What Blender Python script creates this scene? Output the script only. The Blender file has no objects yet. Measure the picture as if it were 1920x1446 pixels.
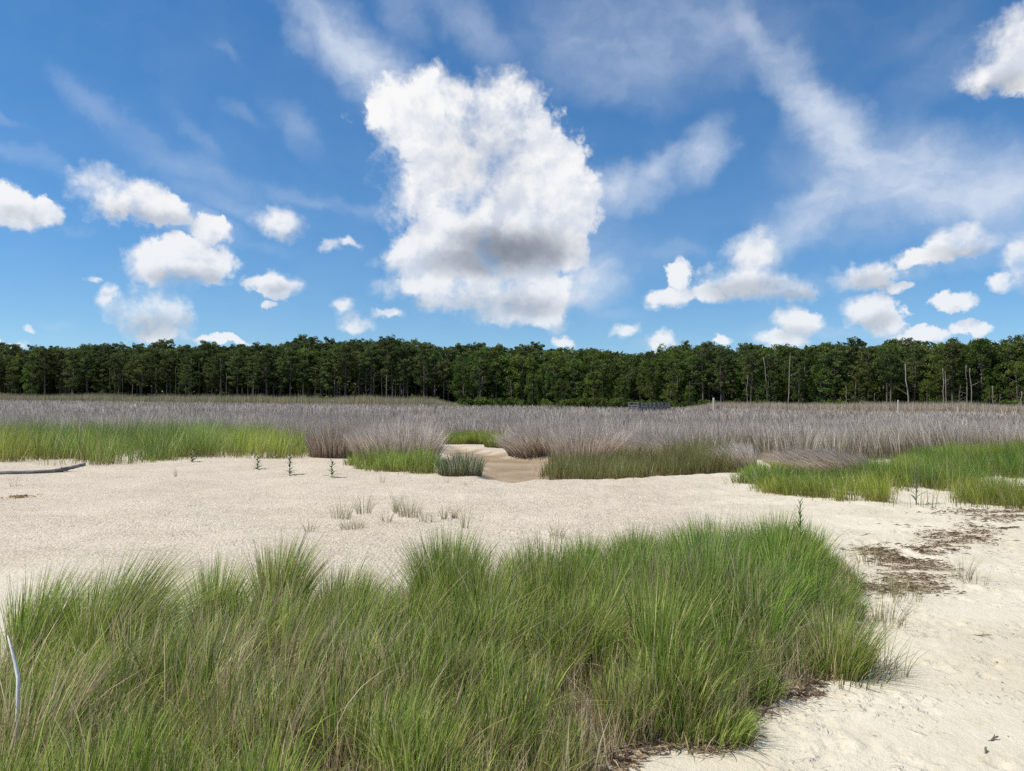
import bpy, math, random
import numpy as np
from mathutils import Matrix, Vector

random.seed(7)
RNG = np.random.default_rng(7)
SC = bpy.context.scene
COL = SC.collection

# ------------------------------------------------------------------ camera
F_PX, CX, CY = 1423.0, 960.0, 723.0          # focal length and centre in photo pixels
CAM_Z = 1.75
CAM_M = (Matrix.Translation((0, 0, CAM_Z)) @ Matrix.Rotation(math.radians(91.0), 4, 'X')
         @ Matrix.Rotation(math.radians(0.48), 4, 'Z'))
cam_data = bpy.data.cameras.new('camera')
cam_data.sensor_width = 36.0
cam_data.lens = 36.0 * F_PX / 1920.0
cam_data.clip_start, cam_data.clip_end = 0.05, 8000.0
cam = bpy.data.objects.new('camera', cam_data)
cam.matrix_world = CAM_M
COL.objects.link(cam)
SC.camera = cam

# ------------------------------------------------------------------ exposure
EXPOSURE = 0.45
SC.view_settings.view_transform = 'Standard'
SC.view_settings.look = 'None'
SC.view_settings.exposure = EXPOSURE
SC.view_settings.gamma = 1.0
SC.view_settings.use_curve_mapping = False
SC.cycles.max_bounces = 8
SC.cycles.diffuse_bounces = 3
SC.cycles.transparent_max_bounces = 8
SC.cycles.use_denoising = False

# ------------------------------------------------------------------ sun
SUN_AZ, SUN_EL = math.radians(-100.0), math.radians(53.0)     # azimuth from +Y, clockwise; the sun stands to the left
sun_dir = Vector((math.sin(SUN_AZ) * math.cos(SUN_EL), math.cos(SUN_AZ) * math.cos(SUN_EL), math.sin(SUN_EL)))
sun_data = bpy.data.lights.new('sun', 'SUN')
sun_data.energy = 4.0
sun_data.angle = math.radians(0.53)
sun_data.color = (1.0, 0.955, 0.87)
sun = bpy.data.objects.new('sun', sun_data)
sun.rotation_euler = sun_dir.to_track_quat('Z', 'Y').to_euler()
sun.location = sun_dir * 60
COL.objects.link(sun)

# ------------------------------------------------------------------ sky: Nishita with procedural clouds by direction
def ray(px, py):
    v = CAM_M.to_3x3() @ Vector(((px - CX) / F_PX, -(py - CY) / F_PX, -1.0))
    return v.normalized()

def azel(px, py):
    v = ray(px, py)
    return math.atan2(v.x, v.y), math.asin(v.z)

SKY_K = 0.1
SKY_LIFT, SKY_SAT, SKY_VAL = 0.050, 1.30, 0.90
WH = 1.0 / (SKY_K * 2 ** EXPOSURE)            # sky colour value that shows as white

world = bpy.data.worlds.new('World')
SC.world = world
world.use_nodes = True
wt = world.node_tree
wt.nodes.clear()

class NT:
    """small helper for building node trees"""
    def __init__(s, tree): s.t = tree
    def n(s, kind, **kw):
        nd = s.t.nodes.new(kind)
        for k, v in kw.items(): setattr(nd, k, v)
        return nd
    def put(s, sock, v):
        if v is None: return
        if isinstance(v, bpy.types.NodeSocket): s.t.links.new(v, sock)
        else: sock.default_value = v
    def m(s, op, a, b=None, c=None, clamp=False):
        nd = s.n('ShaderNodeMath', operation=op, use_clamp=clamp)
        for i, v in enumerate((a, b, c)): s.put(nd.inputs[i], v)
        return nd.outputs[0]
    def v(s, op, a, b=None, c=None):
        nd = s.n('ShaderNodeVectorMath', operation=op)
        for i, v in enumerate((a, b, c)):
            if v is not None: s.put(nd.inputs[i], v)
        return nd.outputs['Value'] if op in ('LENGTH', 'DOT_PRODUCT', 'DISTANCE') else nd.outputs[0]
    def scale(s, a, k):
        nd = s.n('ShaderNodeVectorMath', operation='SCALE')
        s.put(nd.inputs[0], a); s.put(nd.inputs[3], k)
        return nd.outputs[0]
    def ramp(s, x, a, b, lo=0.0, hi=1.0, smooth=True):
        nd = s.n('ShaderNodeMapRange', interpolation_type='SMOOTHSTEP' if smooth else 'LINEAR', clamp=True)
        for i, v in enumerate((x, a, b, lo, hi)): s.put(nd.inputs[i], v)
        return nd.outputs[0]
    def noise(s, vec, scale, detail=4.0, rough=0.55, dist=0.0, color=False, lac=2.0, dim='3D'):
        nd = s.n('ShaderNodeTexNoise', noise_dimensions=dim)
        s.put(nd.inputs['Vector'], vec)
        for k, v in (('Scale', scale), ('Detail', detail), ('Roughness', rough), ('Distortion', dist), ('Lacunarity', lac)):
            nd.inputs[k].default_value = v
        return nd.outputs['Color' if color else 'Fac']
    def voro(s, vec, scale, detail=2.0, rough=0.5, smooth=0.6):
        nd = s.n('ShaderNodeTexVoronoi', voronoi_dimensions='2D', feature='SMOOTH_F1')
        s.put(nd.inputs['Vector'], vec)
        for k, v in (('Scale', scale), ('Detail', detail), ('Roughness', rough), ('Smoothness', smooth)):
            nd.inputs[k].default_value = v
        return nd.outputs['Distance']
    def mix(s, fac, a, b):
        nd = s.n('ShaderNodeMix', data_type='RGBA')
        s.put(nd.inputs[0], fac); s.put(nd.inputs[6], a); s.put(nd.inputs[7], b)
        return nd.outputs[2]

# clouds of this sky: (x, y, half width, half height) as seen from the beach, turned into directions
CUMULUS = [
    (850, 215, 165, 88), (925, 305, 160, 125), (885, 415, 145, 110), (990, 392, 115, 76), (860, 505, 140, 62),
    (965, 545, 150, 55), (790, 542, 85, 30), (722, 225, 50, 44), (960, 590, 120, 26), (1035, 572, 44, 46),
    (870, 572, 110, 24), (1072, 380, 60, 66), (965, 225, 80, 66), (1005, 290, 70, 70), (1030, 345, 70, 60), (1060, 470, 40, 46), (1010, 470, 70, 50), (780, 470, 55, 55), (945, 180, 70, 55), (820, 350, 115, 90), (940, 455, 125, 85), (772, 262, 66, 56), (870, 540, 150, 46),
    (225, 368, 100, 54), (300, 395, 66, 34), (402, 430, 44, 26), (338, 494, 104, 46), (285, 503, 60, 36), (360, 470, 60, 30),
    (18, 384, 62, 44), (78, 388, 34, 24), (522, 418, 54, 32), (620, 460, 30, 17), (656, 458, 26, 11), (512, 534, 56, 23),
    (275, 584, 78, 48), (198, 556, 24, 20), (325, 592, 46, 42), (305, 622, 66, 22), (640, 575, 28, 19), (667, 612, 40, 22),
    (732, 592, 28, 10), (505, 569, 14, 9), (170, 523, 16, 10), (60, 622, 16, 8), (0, 644, 55, 10), (420, 640, 60, 8),
    (1425, 478, 66, 54), (1400, 530, 84, 44), (1472, 540, 66, 34), (1280, 522, 26, 34), (1255, 566, 66, 22), (1335, 556, 54, 25),
    (1172, 620, 32, 17), (1056, 637, 22, 13), (1240, 646, 38, 20), (1488, 606, 50, 27), (1465, 636, 60, 18),
    (1628, 576, 54, 36), (1662, 602, 48, 30), (1690, 538, 26, 12), (1710, 632, 66, 20),
    (1630, 516, 76, 28), (1800, 462, 70, 30), (1740, 482, 66, 24), (1905, 90, 95, 90), (1850, 140, 62, 40),
    (1905, 490, 44, 60), (1880, 530, 28, 22), (1830, 612, 46, 15), (1790, 567, 46, 17), (1352, 641, 22, 11),
]
# thin veils: (x, y, half length, half thickness, slope in degrees (down to the right), strength)
VEILS = [
    (600, 52, 95, 30, 38, 1.2), (665, 108, 130, 46, 40, 1.5), (735, 160, 110, 52, 38, 1.5), (700, 138, 130, 46, 40, 1.7), (620, 66, 90, 30, 38, 1.4), (560, 62, 40, 22, 50, 0.8),
    (760, 25, 45, 45, 60, 0.6), (880, 50, 110, 34, 30, 0.65), (940, 80, 60, 20, 40, 0.5),
    (1180, 70, 190, 80, 5, 0.85), (1150, 160, 110, 40, 15, 0.6), (1330, 60, 150, 70, 8, 0.75), (1440, 90, 110, 40, 48, 1.1),
    (1520, 190, 120, 38, 52, 1.5), (1590, 280, 115, 56, 48, 1.7), (1730, 340, 200, 76, 14, 1.65), (1900, 365, 160, 68, 6, 1.6),
    (1560, 365, 140, 46, -38, 1.6), (1480, 410, 80, 26, -35, 0.6), (1690, 410, 220, 42, 4, 0.7), (1620, 440, 150, 26, 0, 0.5),
    (1235, 318, 60, 24, -28, 1.3), (1320, 285, 62, 34, -50, 1.4), (1265, 300, 50, 22, -10, 0.7), (1190, 360, 60, 36, -20, 1.3),
    (1760, 130, 90, 50, -30, 0.45), (1740, 60, 90, 30, -20, 0.3), (1560, 20, 120, 30, 20, 0.2),
    (185, 205, 90, 26, 32, 0.45), (240, 240, 80, 18, 30, 0.35), (40, 292, 100, 22, 12, 0.55), (10, 212, 30, 10, 25, 0.4), (100, 312, 90, 12, 5, 0.4),
    (550, 235, 70, 28, 40, 0.5), (450, 215, 40, 16, 20, 0.45), (360, 250, 70, 16, 40, 0.35), (370, 320, 140, 30, 20, 0.55),
    (420, 375, 130, 24, 12, 0.55), (560, 375, 90, 14, 14, 0.45), (700, 400, 110, 13, 10, 0.45), (430, 105, 32, 10, 30, 0.35),
    (380, 425, 70, 26, 15, 1.1), (470, 460, 90, 12, 0, 0.35), (1110, 525, 55, 42, 10, 1.7), (1160, 352, 50, 34, -15, 1.7), (1110, 360, 60, 40, 10, 1.4), (1100, 470, 120, 60, 0, 0.6), (1090, 440, 70, 30, 0, 0.5), (1230, 472, 90, 16, 0, 0.45), (1160, 590, 60, 14, 0, 0.35),
    (1700, 500, 160, 22, -8, 0.6), (1850, 420, 130, 30, 0, 0.5), (140, 430, 30, 10, 0, 0.3), (1560, 620, 130, 14, 0, 0.4), (110, 605, 30, 8, 0, .3),
]
# where the clouds are deep enough to look grey from below: (x, y, half width, half height, strength)
DEEP = [(960, 468, 120, 46, 1.0), (880, 490, 90, 30, 0.8), (950, 575, 150, 26, 0.42), (900, 300, 100, 80, 0.15), (800, 572, 90, 14, .25),
        (345, 520, 100, 22, 0.5), (260, 408, 120, 22, 0.3), (290, 612, 70, 28, 0.45), (1405, 540, 100, 22, 0.5), (1480, 560, 60, 14, 0.4),
        (1640, 525, 80, 22, 0.45), (1880, 160, 80, 26, 0.4), (512, 546, 50, 10, 0.3), (525, 438, 50, 14, 0.25), (1800, 480, 70, 18, 0.4), (1490, 628, 40, 14, .35),
        (1640, 605, 50, 18, 0.4), (30, 405, 50, 16, 0.3)]

def place_ellipse(x, y, rx, ry, deg=0.0):
    """centre and inverse half axes (in azimuth and elevation) of a cloud lobe"""
    a0, e0 = azel(x, y)
    a1, _ = azel(x + rx, y); a2, _ = azel(x - rx, y)
    _, e1 = azel(x, y - ry); _, e2 = azel(x, y + ry)
    return a0, e0, 2.0 / abs(a1 - a2), 2.0 / abs(e1 - e2)

def tile_lobes(lo, hi):
    """what of each list can reach the strip of sky between two azimuths"""
    near = lambda t, pad: azel(t[0] + t[2] * pad + 70, t[1])[0] > lo and azel(t[0] - t[2] * pad - 70, t[1])[0] < hi
    return [c for c in CUMULUS if near(c, 1.5)], [c for c in VEILS if near(c, 1.75)], [c for c in DEEP if near(c, 1.4)]

def cloud_group(name, lobes):
    """height of the cloud bodies in one direction (lobes None: scattered cumulus everywhere)"""
    g = bpy.data.node_groups.new(name, 'ShaderNodeTree')
    g.interface.new_socket('Position', in_out='INPUT', socket_type='NodeSocketVector')
    g.interface.new_socket('Height', in_out='OUTPUT', socket_type='NodeSocketFloat')
    g.interface.new_socket('Relief', in_out='OUTPUT', socket_type='NodeSocketFloat')
    k = NT(g)
    gi, go = k.n('NodeGroupInput'), k.n('NodeGroupOutput')
    c = gi.outputs[0]
    w1 = k.v('SUBTRACT', k.noise(c, 9.0, 2.0, 0.5, color=True, dim='2D'), (0.5, 0.5, 0.5))
    w2 = k.v('SUBTRACT', k.noise(c, 42.0, 4.0, 0.6, color=True, dim='2D'), (0.5, 0.5, 0.5))
    p = k.v('MULTIPLY_ADD', w1, (0.030, 0.026, 0.0), c)
    p = k.v('MULTIPLY_ADD', w2, (0.022, 0.022, 0.0), p)
    best = None
    for (x, y, rx, ry) in lobes:
        a, e, ia, ie = place_ellipse(x, y, rx, ry)
        l = k.v('LENGTH', k.v('MULTIPLY_ADD', p, (ia, ie, 0.0), (-a * ia, -e * ie, 0.0)))
        best = l if best is None else k.m('SMOOTH_MIN', best, l, 0.22)
    body = k.m('SUBTRACT', 1.27, best)
    n1 = k.m('SUBTRACT', k.noise(c, 24.0, 9.0, 0.60, dim='2D'), 0.5)
    vp = k.v('MULTIPLY_ADD', w2, (0.03, 0.03, 0.0), c)
    v1 = k.m('SUBTRACT', 0.42, k.voro(vp, 40.0, 2.0, 0.5, 0.8))
    h = k.m('ADD', k.m('MULTIPLY_ADD', n1, 1.12, k.m('MULTIPLY', v1, 0.28)), k.m('MINIMUM', body, 0.85))
    n2 = k.noise(vp, 15.0, 5.0, 0.55, dim='2D')
    rel = k.m('ADD', k.m('MULTIPLY_ADD', n2, 1.25, k.m('MULTIPLY', k.voro(vp, 30.0, 1.0, 0.5, 1.0), -0.22)), k.m('MULTIPLY', k.m('MINIMUM', body, 0.85), 0.5))
    k.put(go.inputs[0], h); k.put(go.inputs[1], rel)
    return g

def build_sky():
    k = NT(wt)
    d = k.n('ShaderNodeTexCoord').outputs['Generated']
    sx = k.n('ShaderNodeSeparateXYZ'); k.put(sx.inputs[0], d)
    az = k.m('ARCTAN2', sx.outputs[0], sx.outputs[1]); el = k.m('ARCSINE', sx.outputs[2])
    cx = k.n('ShaderNodeCombineXYZ'); k.put(cx.inputs[0], az); k.put(cx.inputs[1], el)
    POS, EL = cx.outputs[0], el
    sky = k.n('ShaderNodeTexSky', sky_type='NISHITA')
    sky.sun_disc = False
    sky.sun_elevation, sky.sun_rotation = SUN_EL, SUN_AZ
    sky.altitude, sky.air_density, sky.dust_density, sky.ozone_density = 0.0, 1.0, 0.0, 4.0
    lift = k.n('ShaderNodeCombineXYZ')                   # dry air: the band above the horizon stays blue
    k.put(lift.inputs[0], sx.outputs[0]); k.put(lift.inputs[1], sx.outputs[1])
    k.put(lift.inputs[2], k.m('MULTIPLY_ADD', k.m('MAXIMUM', sx.outputs[2], 0.0), 0.92, SKY_LIFT))
    k.put(sky.inputs[0], k.v('NORMALIZE', lift.outputs[0]))
    hs = k.n('ShaderNodeHueSaturation'); hs.inputs['Saturation'].default_value = SKY_SAT; hs.inputs['Value'].default_value = SKY_VAL
    k.put(hs.inputs['Color'], sky.outputs[0])
    BLUE = hs.outputs[0]

    def strip(name, lobes, veils, deeps):
        tr = bpy.data.node_groups.new('sky_strip_' + name, 'ShaderNodeTree')
        for sn, st in (('Position', 'NodeSocketVector'), ('Elevation', 'NodeSocketFloat'), ('Blue', 'NodeSocketColor')):
            tr.interface.new_socket(sn, in_out='INPUT', socket_type=st)
        tr.interface.new_socket('Sky', in_out='OUTPUT', socket_type='NodeSocketShader')
        outer, k = NT(wt), NT(tr)
        gi, go = k.n('NodeGroupInput'), k.n('NodeGroupOutput')
        pos, el, blue = gi.outputs[0], gi.outputs[1], gi.outputs[2]
        grp = cloud_group('cloud_height_' + name, lobes) if lobes is not None else None
        def G(off):
            nd = k.n('ShaderNodeGroup'); nd.node_tree = grp
            k.put(nd.inputs[0], pos if off is None else k.v('ADD', pos, off))
            return nd.outputs[0], nd.outputs[1]
        if lobes is None:                                 # the same scattered cumulus all round, seen only as light
            q = k.noise(pos, 5.0, 3.0, 0.55, dim='2D')
            c = k.mix(k.ramp(q, 0.55, 0.64), blue, (0.82 * WH, 0.84 * WH, 0.88 * WH, 1))
            bg = k.n('ShaderNodeBackground'); bg.inputs['Strength'].default_value = SKY_K
            k.put(bg.inputs[0], c)
            tr.links.new(bg.outputs[0], go.inputs[0])
            nd = outer.n('ShaderNodeGroup'); nd.node_tree = tr
            outer.put(nd.inputs[0], POS); outer.put(nd.inputs[1], EL); outer.put(nd.inputs[2], BLUE)
            return nd.outputs[0]
        h0, r0 = G(None)
        _, r1 = G((-0.013, 0.016, 0.0))                   # a step towards the sun: which side of a billow is lit
        w = k.v('SUBTRACT', k.noise(pos, 14.0, 5.0, 0.6, color=True, dim='2D'), (0.5, 0.5, 0.5))
        p = k.v('MULTIPLY_ADD', w, (0.05, 0.03, 0.0), pos)
        soft = k.ramp(k.noise(p, 7.0, 2.0, 0.5, dim='2D'), 0.36, 0.60, 0.30, 1.0)   # some rims are crisp, some fray out
        alpha = k.ramp(h0, 0.06, k.m('ADD', soft, 0.08))
        lit = k.ramp(k.m('SUBTRACT', r0, r1), -0.36, 0.24)
        deep = None
        for (x, y, rx, ry, s) in deeps:
            a, e, ia, ie = place_ellipse(x, y, rx, ry)
            l = k.v('LENGTH', k.v('MULTIPLY_ADD', p, (ia, ie, 0.0), (-a * ia, -e * ie, 0.0)))
            g = k.ramp(l, 0.25, 1.40, s, 0.0)
            deep = g if deep is None else k.m('MAXIMUM', deep, g)
        deep = k.m('MULTIPLY', deep, k.ramp(h0, 0.10, 0.45)) if deep is not None else 0.0
        bright = k.m('MULTIPLY', WH * 0.95, k.m('MULTIPLY', k.ramp(lit, 0.0, 1.0, 0.79, 1.0, False), k.m('MULTIPLY_ADD', deep, -0.64, 1.0)))
        tint = k.mix(k.m('MAXIMUM', deep, k.m('SUBTRACT', 1.0, lit)), (1.0, 1.0, 1.0, 1), (0.87, 0.935, 1.06, 1))
        cloud = k.scale(tint, bright)
        fine = k.noise(k.v('MULTIPLY', k.v('MULTIPLY_ADD', w, (0.05, 0.05, 0), pos), (1.0, 1.7, 1.0)), 11.0, 9.0, 0.58, dim='2D')
        pv = k.v('MULTIPLY_ADD', w, (0.060, 0.045, 0.0), pos)
        veil = None
        for (x, y, rl, rt, deg, s) in veils:
            a, e, _, _ = place_ellipse(x, y, 30, 30)
            sc = F_PX / math.cos(a)
            ct, st = math.cos(math.radians(deg)), math.sin(math.radians(deg))
            rel = k.v('SUBTRACT', pv, (a, e, 0.0))
            u = k.v('DOT_PRODUCT', rel, (ct * sc / rl, -st * sc / rl, 0.0))
            v = k.v('DOT_PRODUCT', rel, (st * sc / rt, ct * sc / rt, 0.0))
            l = k.m('SQRT', k.m('MULTIPLY_ADD', u, u, k.m('MULTIPLY', v, v)))
            g = k.ramp(l, 0.0, 1.85, s, 0.0)
            veil = g if veil is None else k.m('SMOOTH_MAX', veil, g, 0.18)
        va = k.m('MINIMUM', k.m('MULTIPLY', veil, k.ramp(fine, 0.22, 0.78, 0.27, 0.58)), 0.80)
        c1 = k.mix(va, blue, (0.72 * WH, 0.79 * WH, 0.90 * WH, 1))
        far = k.ramp(el, 0.0, 0.35, 0.80, 1.0)            # clouds further off sink a little into the blue of the air
        c2 = k.mix(k.m('MULTIPLY', alpha, far), c1, cloud)
        bg = k.n('ShaderNodeBackground'); bg.inputs['Strength'].default_value = SKY_K
        k.put(bg.inputs[0], c2)
        tr.links.new(bg.outputs[0], go.inputs[0])
        nd = outer.n('ShaderNodeGroup'); nd.node_tree = tr
        outer.put(nd.inputs[0], POS); outer.put(nd.inputs[1], EL); outer.put(nd.inputs[2], BLUE)
        return nd.outputs[0]

    def choose(fac, a, b):
        nd = k.n('ShaderNodeMixShader')
        k.put(nd.inputs[0], fac); wt.links.new(a, nd.inputs[1]); wt.links.new(b, nd.inputs[2])
        return nd.outputs[0]
    edges = [-0.66, -0.44, -0.24, -0.04, 0.16, 0.36, 0.50, 0.66]
    strips = [strip(str(i), *tile_lobes(edges[i], edges[i + 1])) for i in range(len(edges) - 1)]
    def tree(i, j):
        if j - i == 1: return strips[i]
        m = (i + j) // 2
        return choose(k.m('GREATER_THAN', az, edges[m]), tree(i, m), tree(m, j))
    ahead = tree(0, len(strips))
    rest = strip('rest', None, [], [])
    fac = k.m('MULTIPLY', k.ramp(k.m('ABSOLUTE', az), 0.60, 0.655, 1.0, 0.0), k.ramp(el, 0.49, 0.56, 1.0, 0.0))
    flat = k.n('ShaderNodeBackground'); flat.inputs['Strength'].default_value = SKY_K     # below the horizon
    k.put(flat.inputs[0], BLUE)
    above = choose(fac, rest, ahead)
    out = k.n('ShaderNodeOutputWorld')
    wt.links.new(choose(k.m('LESS_THAN', el, -0.02), above, flat.outputs[0]), out.inputs[0])
build_sky()
world.cycles.sampling_method = 'MANUAL'
world.cycles.sample_map_resolution = 512

# ------------------------------------------------------------------ helpers
def tag(o, label=None, category=None, group=None, kind=None):
    if label: o['label'] = label
    if category: o['category'] = category
    if group: o['group'] = group
    if kind: o['kind'] = kind
    return o

def empty(name, loc, rz=0.0):
    o = bpy.data.objects.new(name, None)
    o.empty_display_size = 0.1
    o.location = loc; o.rotation_euler = (0, 0, rz)
    COL.objects.link(o)
    return o

def mesh_object(name, verts, faces, mat, parent=None, col=None, smooth=False):
    """verts (N,3) array, faces: list of lists or an (M,3|4) int array"""
    me = bpy.data.meshes.new(name)
    verts = np.asarray(verts, dtype=np.float32)
    if isinstance(faces, np.ndarray):
        n, kk = faces.shape
        me.vertices.add(len(verts)); me.vertices.foreach_set('co', verts.ravel())
        me.loops.add(n * kk); me.loops.foreach_set('vertex_index', faces.astype(np.int32).ravel())
        me.polygons.add(n); me.polygons.foreach_set('loop_start', np.arange(0, n * kk, kk, dtype=np.int32))
        me.update(calc_edges=True)
    else:
        me.from_pydata([tuple(map(float, v)) for v in verts], [], faces)
    if col is not None:
        at_ = me.attributes.new('col', 'FLOAT_COLOR', 'POINT')
        c4 = np.ones((len(verts), 4), dtype=np.float32); c4[:, :3] = col
        at_.data.foreach_set('color', c4.ravel())
    if smooth:
        me.polygons.foreach_set('use_smooth', np.ones(len(me.polygons), dtype=bool))
    me.materials.append(mat)
    o = bpy.data.objects.new(name, me)
    COL.objects.link(o)
    if parent: o.parent = parent
    return o

def hash2(ix, iy, seed):
    h = (ix.astype(np.int64) * 374761393 + iy.astype(np.int64) * 668265263 + seed * 974711) & 0xFFFFFFFF
    h = ((h ^ (h >> 13)) * 1274126177) & 0xFFFFFFFF
    h = (h ^ (h >> 16)) & 0xFFFFFFFF
    return h / 4294967295.0

def vnoise(x, y, seed=0):
    x0, y0 = np.floor(x), np.floor(y)
    fx, fy = x - x0, y - y0
    fx = fx * fx * fx * (fx * (fx * 6 - 15) + 10); fy = fy * fy * fy * (fy * (fy * 6 - 15) + 10)
    a = hash2(x0, y0, seed); b = hash2(x0 + 1, y0, seed); c = hash2(x0, y0 + 1, seed); d = hash2(x0 + 1, y0 + 1, seed)
    return (a + (b - a) * fx) * (1 - fy) + (c + (d - c) * fx) * fy

def fbm(x, y, octaves=4, seed=0, gain=0.5):
    s, a, t = 0.0, 1.0, 0.0
    ca, sa = math.cos(0.6), math.sin(0.6)
    for i in range(octaves):
        s = s + a * vnoise(x + 17.3 * i, y - 9.1 * i, seed + i); t += a
        x, y = (x * ca - y * sa) * 2.03, (x * sa + y * ca) * 2.03
        a *= gain
    return s / t

def sstep(a, b, x):
    t = np.clip((x - a) / (b - a), 0, 1)
    return t * t * (3 - 2 * t)

def flat_at(px, py, z=0.0):
    d = ray(px, py)
    t = (z - CAM_Z) / d.z
    return np.array((d.x * t, d.y * t))

def poly(pts, z=0.0):
    return np.array([flat_at(px, py, z) for px, py in pts])

def inside_dist(x, y, P):
    """signed distance to a polygon, positive inside"""
    x = np.asarray(x, dtype=np.float64); y = np.asarray(y, dtype=np.float64)
    d2 = np.full(x.shape, 1e18); ins = np.zeros(x.shape, bool)
    n = len(P)
    for i in range(n):
        ax, ay = P[i]; bx, by = P[(i + 1) % n]
        ex, ey = bx - ax, by - ay
        t = np.clip(((x - ax) * ex + (y - ay) * ey) / max(ex * ex + ey * ey, 1e-12), 0, 1)
        d2 = np.minimum(d2, (x - ax - t * ex) ** 2 + (y - ay - t * ey) ** 2)
        c = (ay > y) != (by > y)
        if abs(ey) > 1e-12:
            ins ^= c & (x < ax + (y - ay) / ey * ex)
    return np.where(ins, 1.0, -1.0) * np.sqrt(d2)

# ------------------------------------------------------------------ materials
def leaf_material(name, rough=0.55, translucent=0.35, attr='col', vary=0.25, nscale=3.0, spec=0.25):
    m = bpy.data.materials.new(name); m.use_nodes = True
    t = m.node_tree; t.nodes.clear(); k = NT(t)
    a = k.n('ShaderNodeAttribute', attribute_name=attr)
    geo = k.n('ShaderNodeNewGeometry')
    nz = k.noise(geo.outputs['Position'], nscale, 3.0, 0.6)
    val = k.ramp(nz, 0.3, 0.7, 1.0 - vary, 1.0 + vary, False)
    c = k.scale(a.outputs['Color'], val)
    p = k.n('ShaderNodeBsdfPrincipled')
    k.put(p.inputs['Base Color'], c); p.inputs['Roughness'].default_value = rough
    p.inputs['Specular IOR Level'].default_value = spec
    tr = k.n('ShaderNodeBsdfTranslucent'); k.put(tr.inputs[0], c)
    mx = k.n('ShaderNodeMixShader'); mx.inputs[0].default_value = translucent
    t.links.new(p.outputs[0], mx.inputs[1]); t.links.new(tr.outputs[0], mx.inputs[2])
    o = k.n('ShaderNodeOutputMaterial'); t.links.new(mx.outputs[0], o.inputs[0])
    return m

def tree_material(name, c_dark, c_light, translucent=0.25, per_object=True):
    m = bpy.data.materials.new(name); m.use_nodes = True
    t = m.node_tree; t.nodes.clear(); k = NT(t)
    geo = k.n('ShaderNodeNewGeometry')
    info = k.n('ShaderNodeObjectInfo')
    nz = k.noise(geo.outputs['Position'], 0.55, 3.0, 0.6)
    c = k.mix(k.ramp(nz, 0.32, 0.68), c_dark + (1,), c_light + (1,))
    hs = k.n('ShaderNodeHueSaturation')
    k.put(hs.inputs['Color'], c)
    k.put(hs.inputs['Hue'], k.ramp(info.outputs['Random'], 0, 1, 0.475, 0.515, False))
    k.put(hs.inputs['Value'], k.ramp(k.m('FRACT', k.m('MULTIPLY', info.outputs['Random'], 7.31)), 0, 1, 0.72, 1.35, False))
    p = k.n('ShaderNodeBsdfPrincipled'); k.put(p.inputs['Base Color'], hs.outputs[0]); p.inputs['Roughness'].default_value = 0.6
    p.inputs['Specular IOR Level'].default_value = 0.2
    tr = k.n('ShaderNodeBsdfTranslucent'); k.put(tr.inputs[0], hs.outputs[0])
    mx = k.n('ShaderNodeMixShader'); mx.inputs[0].default_value = translucent
    t.links.new(p.outputs[0], mx.inputs[1]); t.links.new(tr.outputs[0], mx.inputs[2])
    o = k.n('ShaderNodeOutputMaterial'); t.links.new(mx.outputs[0], o.inputs[0])
    return m

def wood_material(name, a, b, scale=8.0, stretch=(1, 1, 0.12), rough=0.85, bump=0.4):
    m = bpy.data.materials.new(name); m.use_nodes = True
    t = m.node_tree; k = NT(t)
    p = t.nodes['Principled BSDF']; p.inputs['Roughness'].default_value = rough
    p.inputs['Specular IOR Level'].default_value = 0.2
    tc = k.n('ShaderNodeTexCoord').outputs['Object']
    v = k.v('MULTIPLY', tc, stretch)
    nz = k.noise(v, scale, 6.0, 0.65, 0.6)
    k.put(p.inputs['Base Color'], k.mix(k.ramp(nz, 0.3, 0.7), a + (1,), b + (1,)))
    bp = k.n('ShaderNodeBump'); bp.inputs['Strength'].default_value = bump; bp.inputs['Distance'].default_value = 0.02
    k.put(bp.inputs['Height'], nz); k.put(p.inputs['Normal'], bp.outputs[0])
    return m

M_GRASS = leaf_material('grass_blades', 0.55, 0.48, vary=0.22, nscale=2.0, spec=0.15)
M_RUSH = leaf_material('rush_blades', 0.75, 0.30, vary=0.16, nscale=0.8, spec=0.1)
M_WRACK = leaf_material('wrack_litter', 0.85, 0.05, vary=0.4, nscale=30.0)
M_LEAF = leaf_material('leaves', 0.5, 0.30, vary=0.15, nscale=20.0)
M_PINE = tree_material('pine_needles', (0.044, 0.073, 0.021), (0.130, 0.172, 0.044), 0.36)
M_BROAD = tree_material('broad_leaves', (0.050, 0.088, 0.017), (0.138, 0.195, 0.036), 0.38)
M_BARK = wood_material('pine_bark', (0.085, 0.068, 0.058), (0.20, 0.165, 0.14), 3.0)
M_PALEBARK = wood_material('weathered_trunk', (0.20, 0.165, 0.14), (0.36, 0.31, 0.27), 3.0)
M_DRIFT = wood_material('driftwood', (0.10, 0.09, 0.085), (0.27, 0.245, 0.23), 16.0, (0.10, 1, 1), bump=0.9)
M_BLEACH = wood_material('bleached_stick', (0.55, 0.53, 0.52), (0.78, 0.76, 0.75), 30.0)
M_DECK = wood_material('grey_deck_wood', (0.13, 0.13, 0.135), (0.24, 0.235, 0.235), 6.0, (1, 1, 1))
M_POST = wood_material('pale_post_wood', (0.42, 0.38, 0.33), (0.60, 0.56, 0.50), 5.0)

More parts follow.
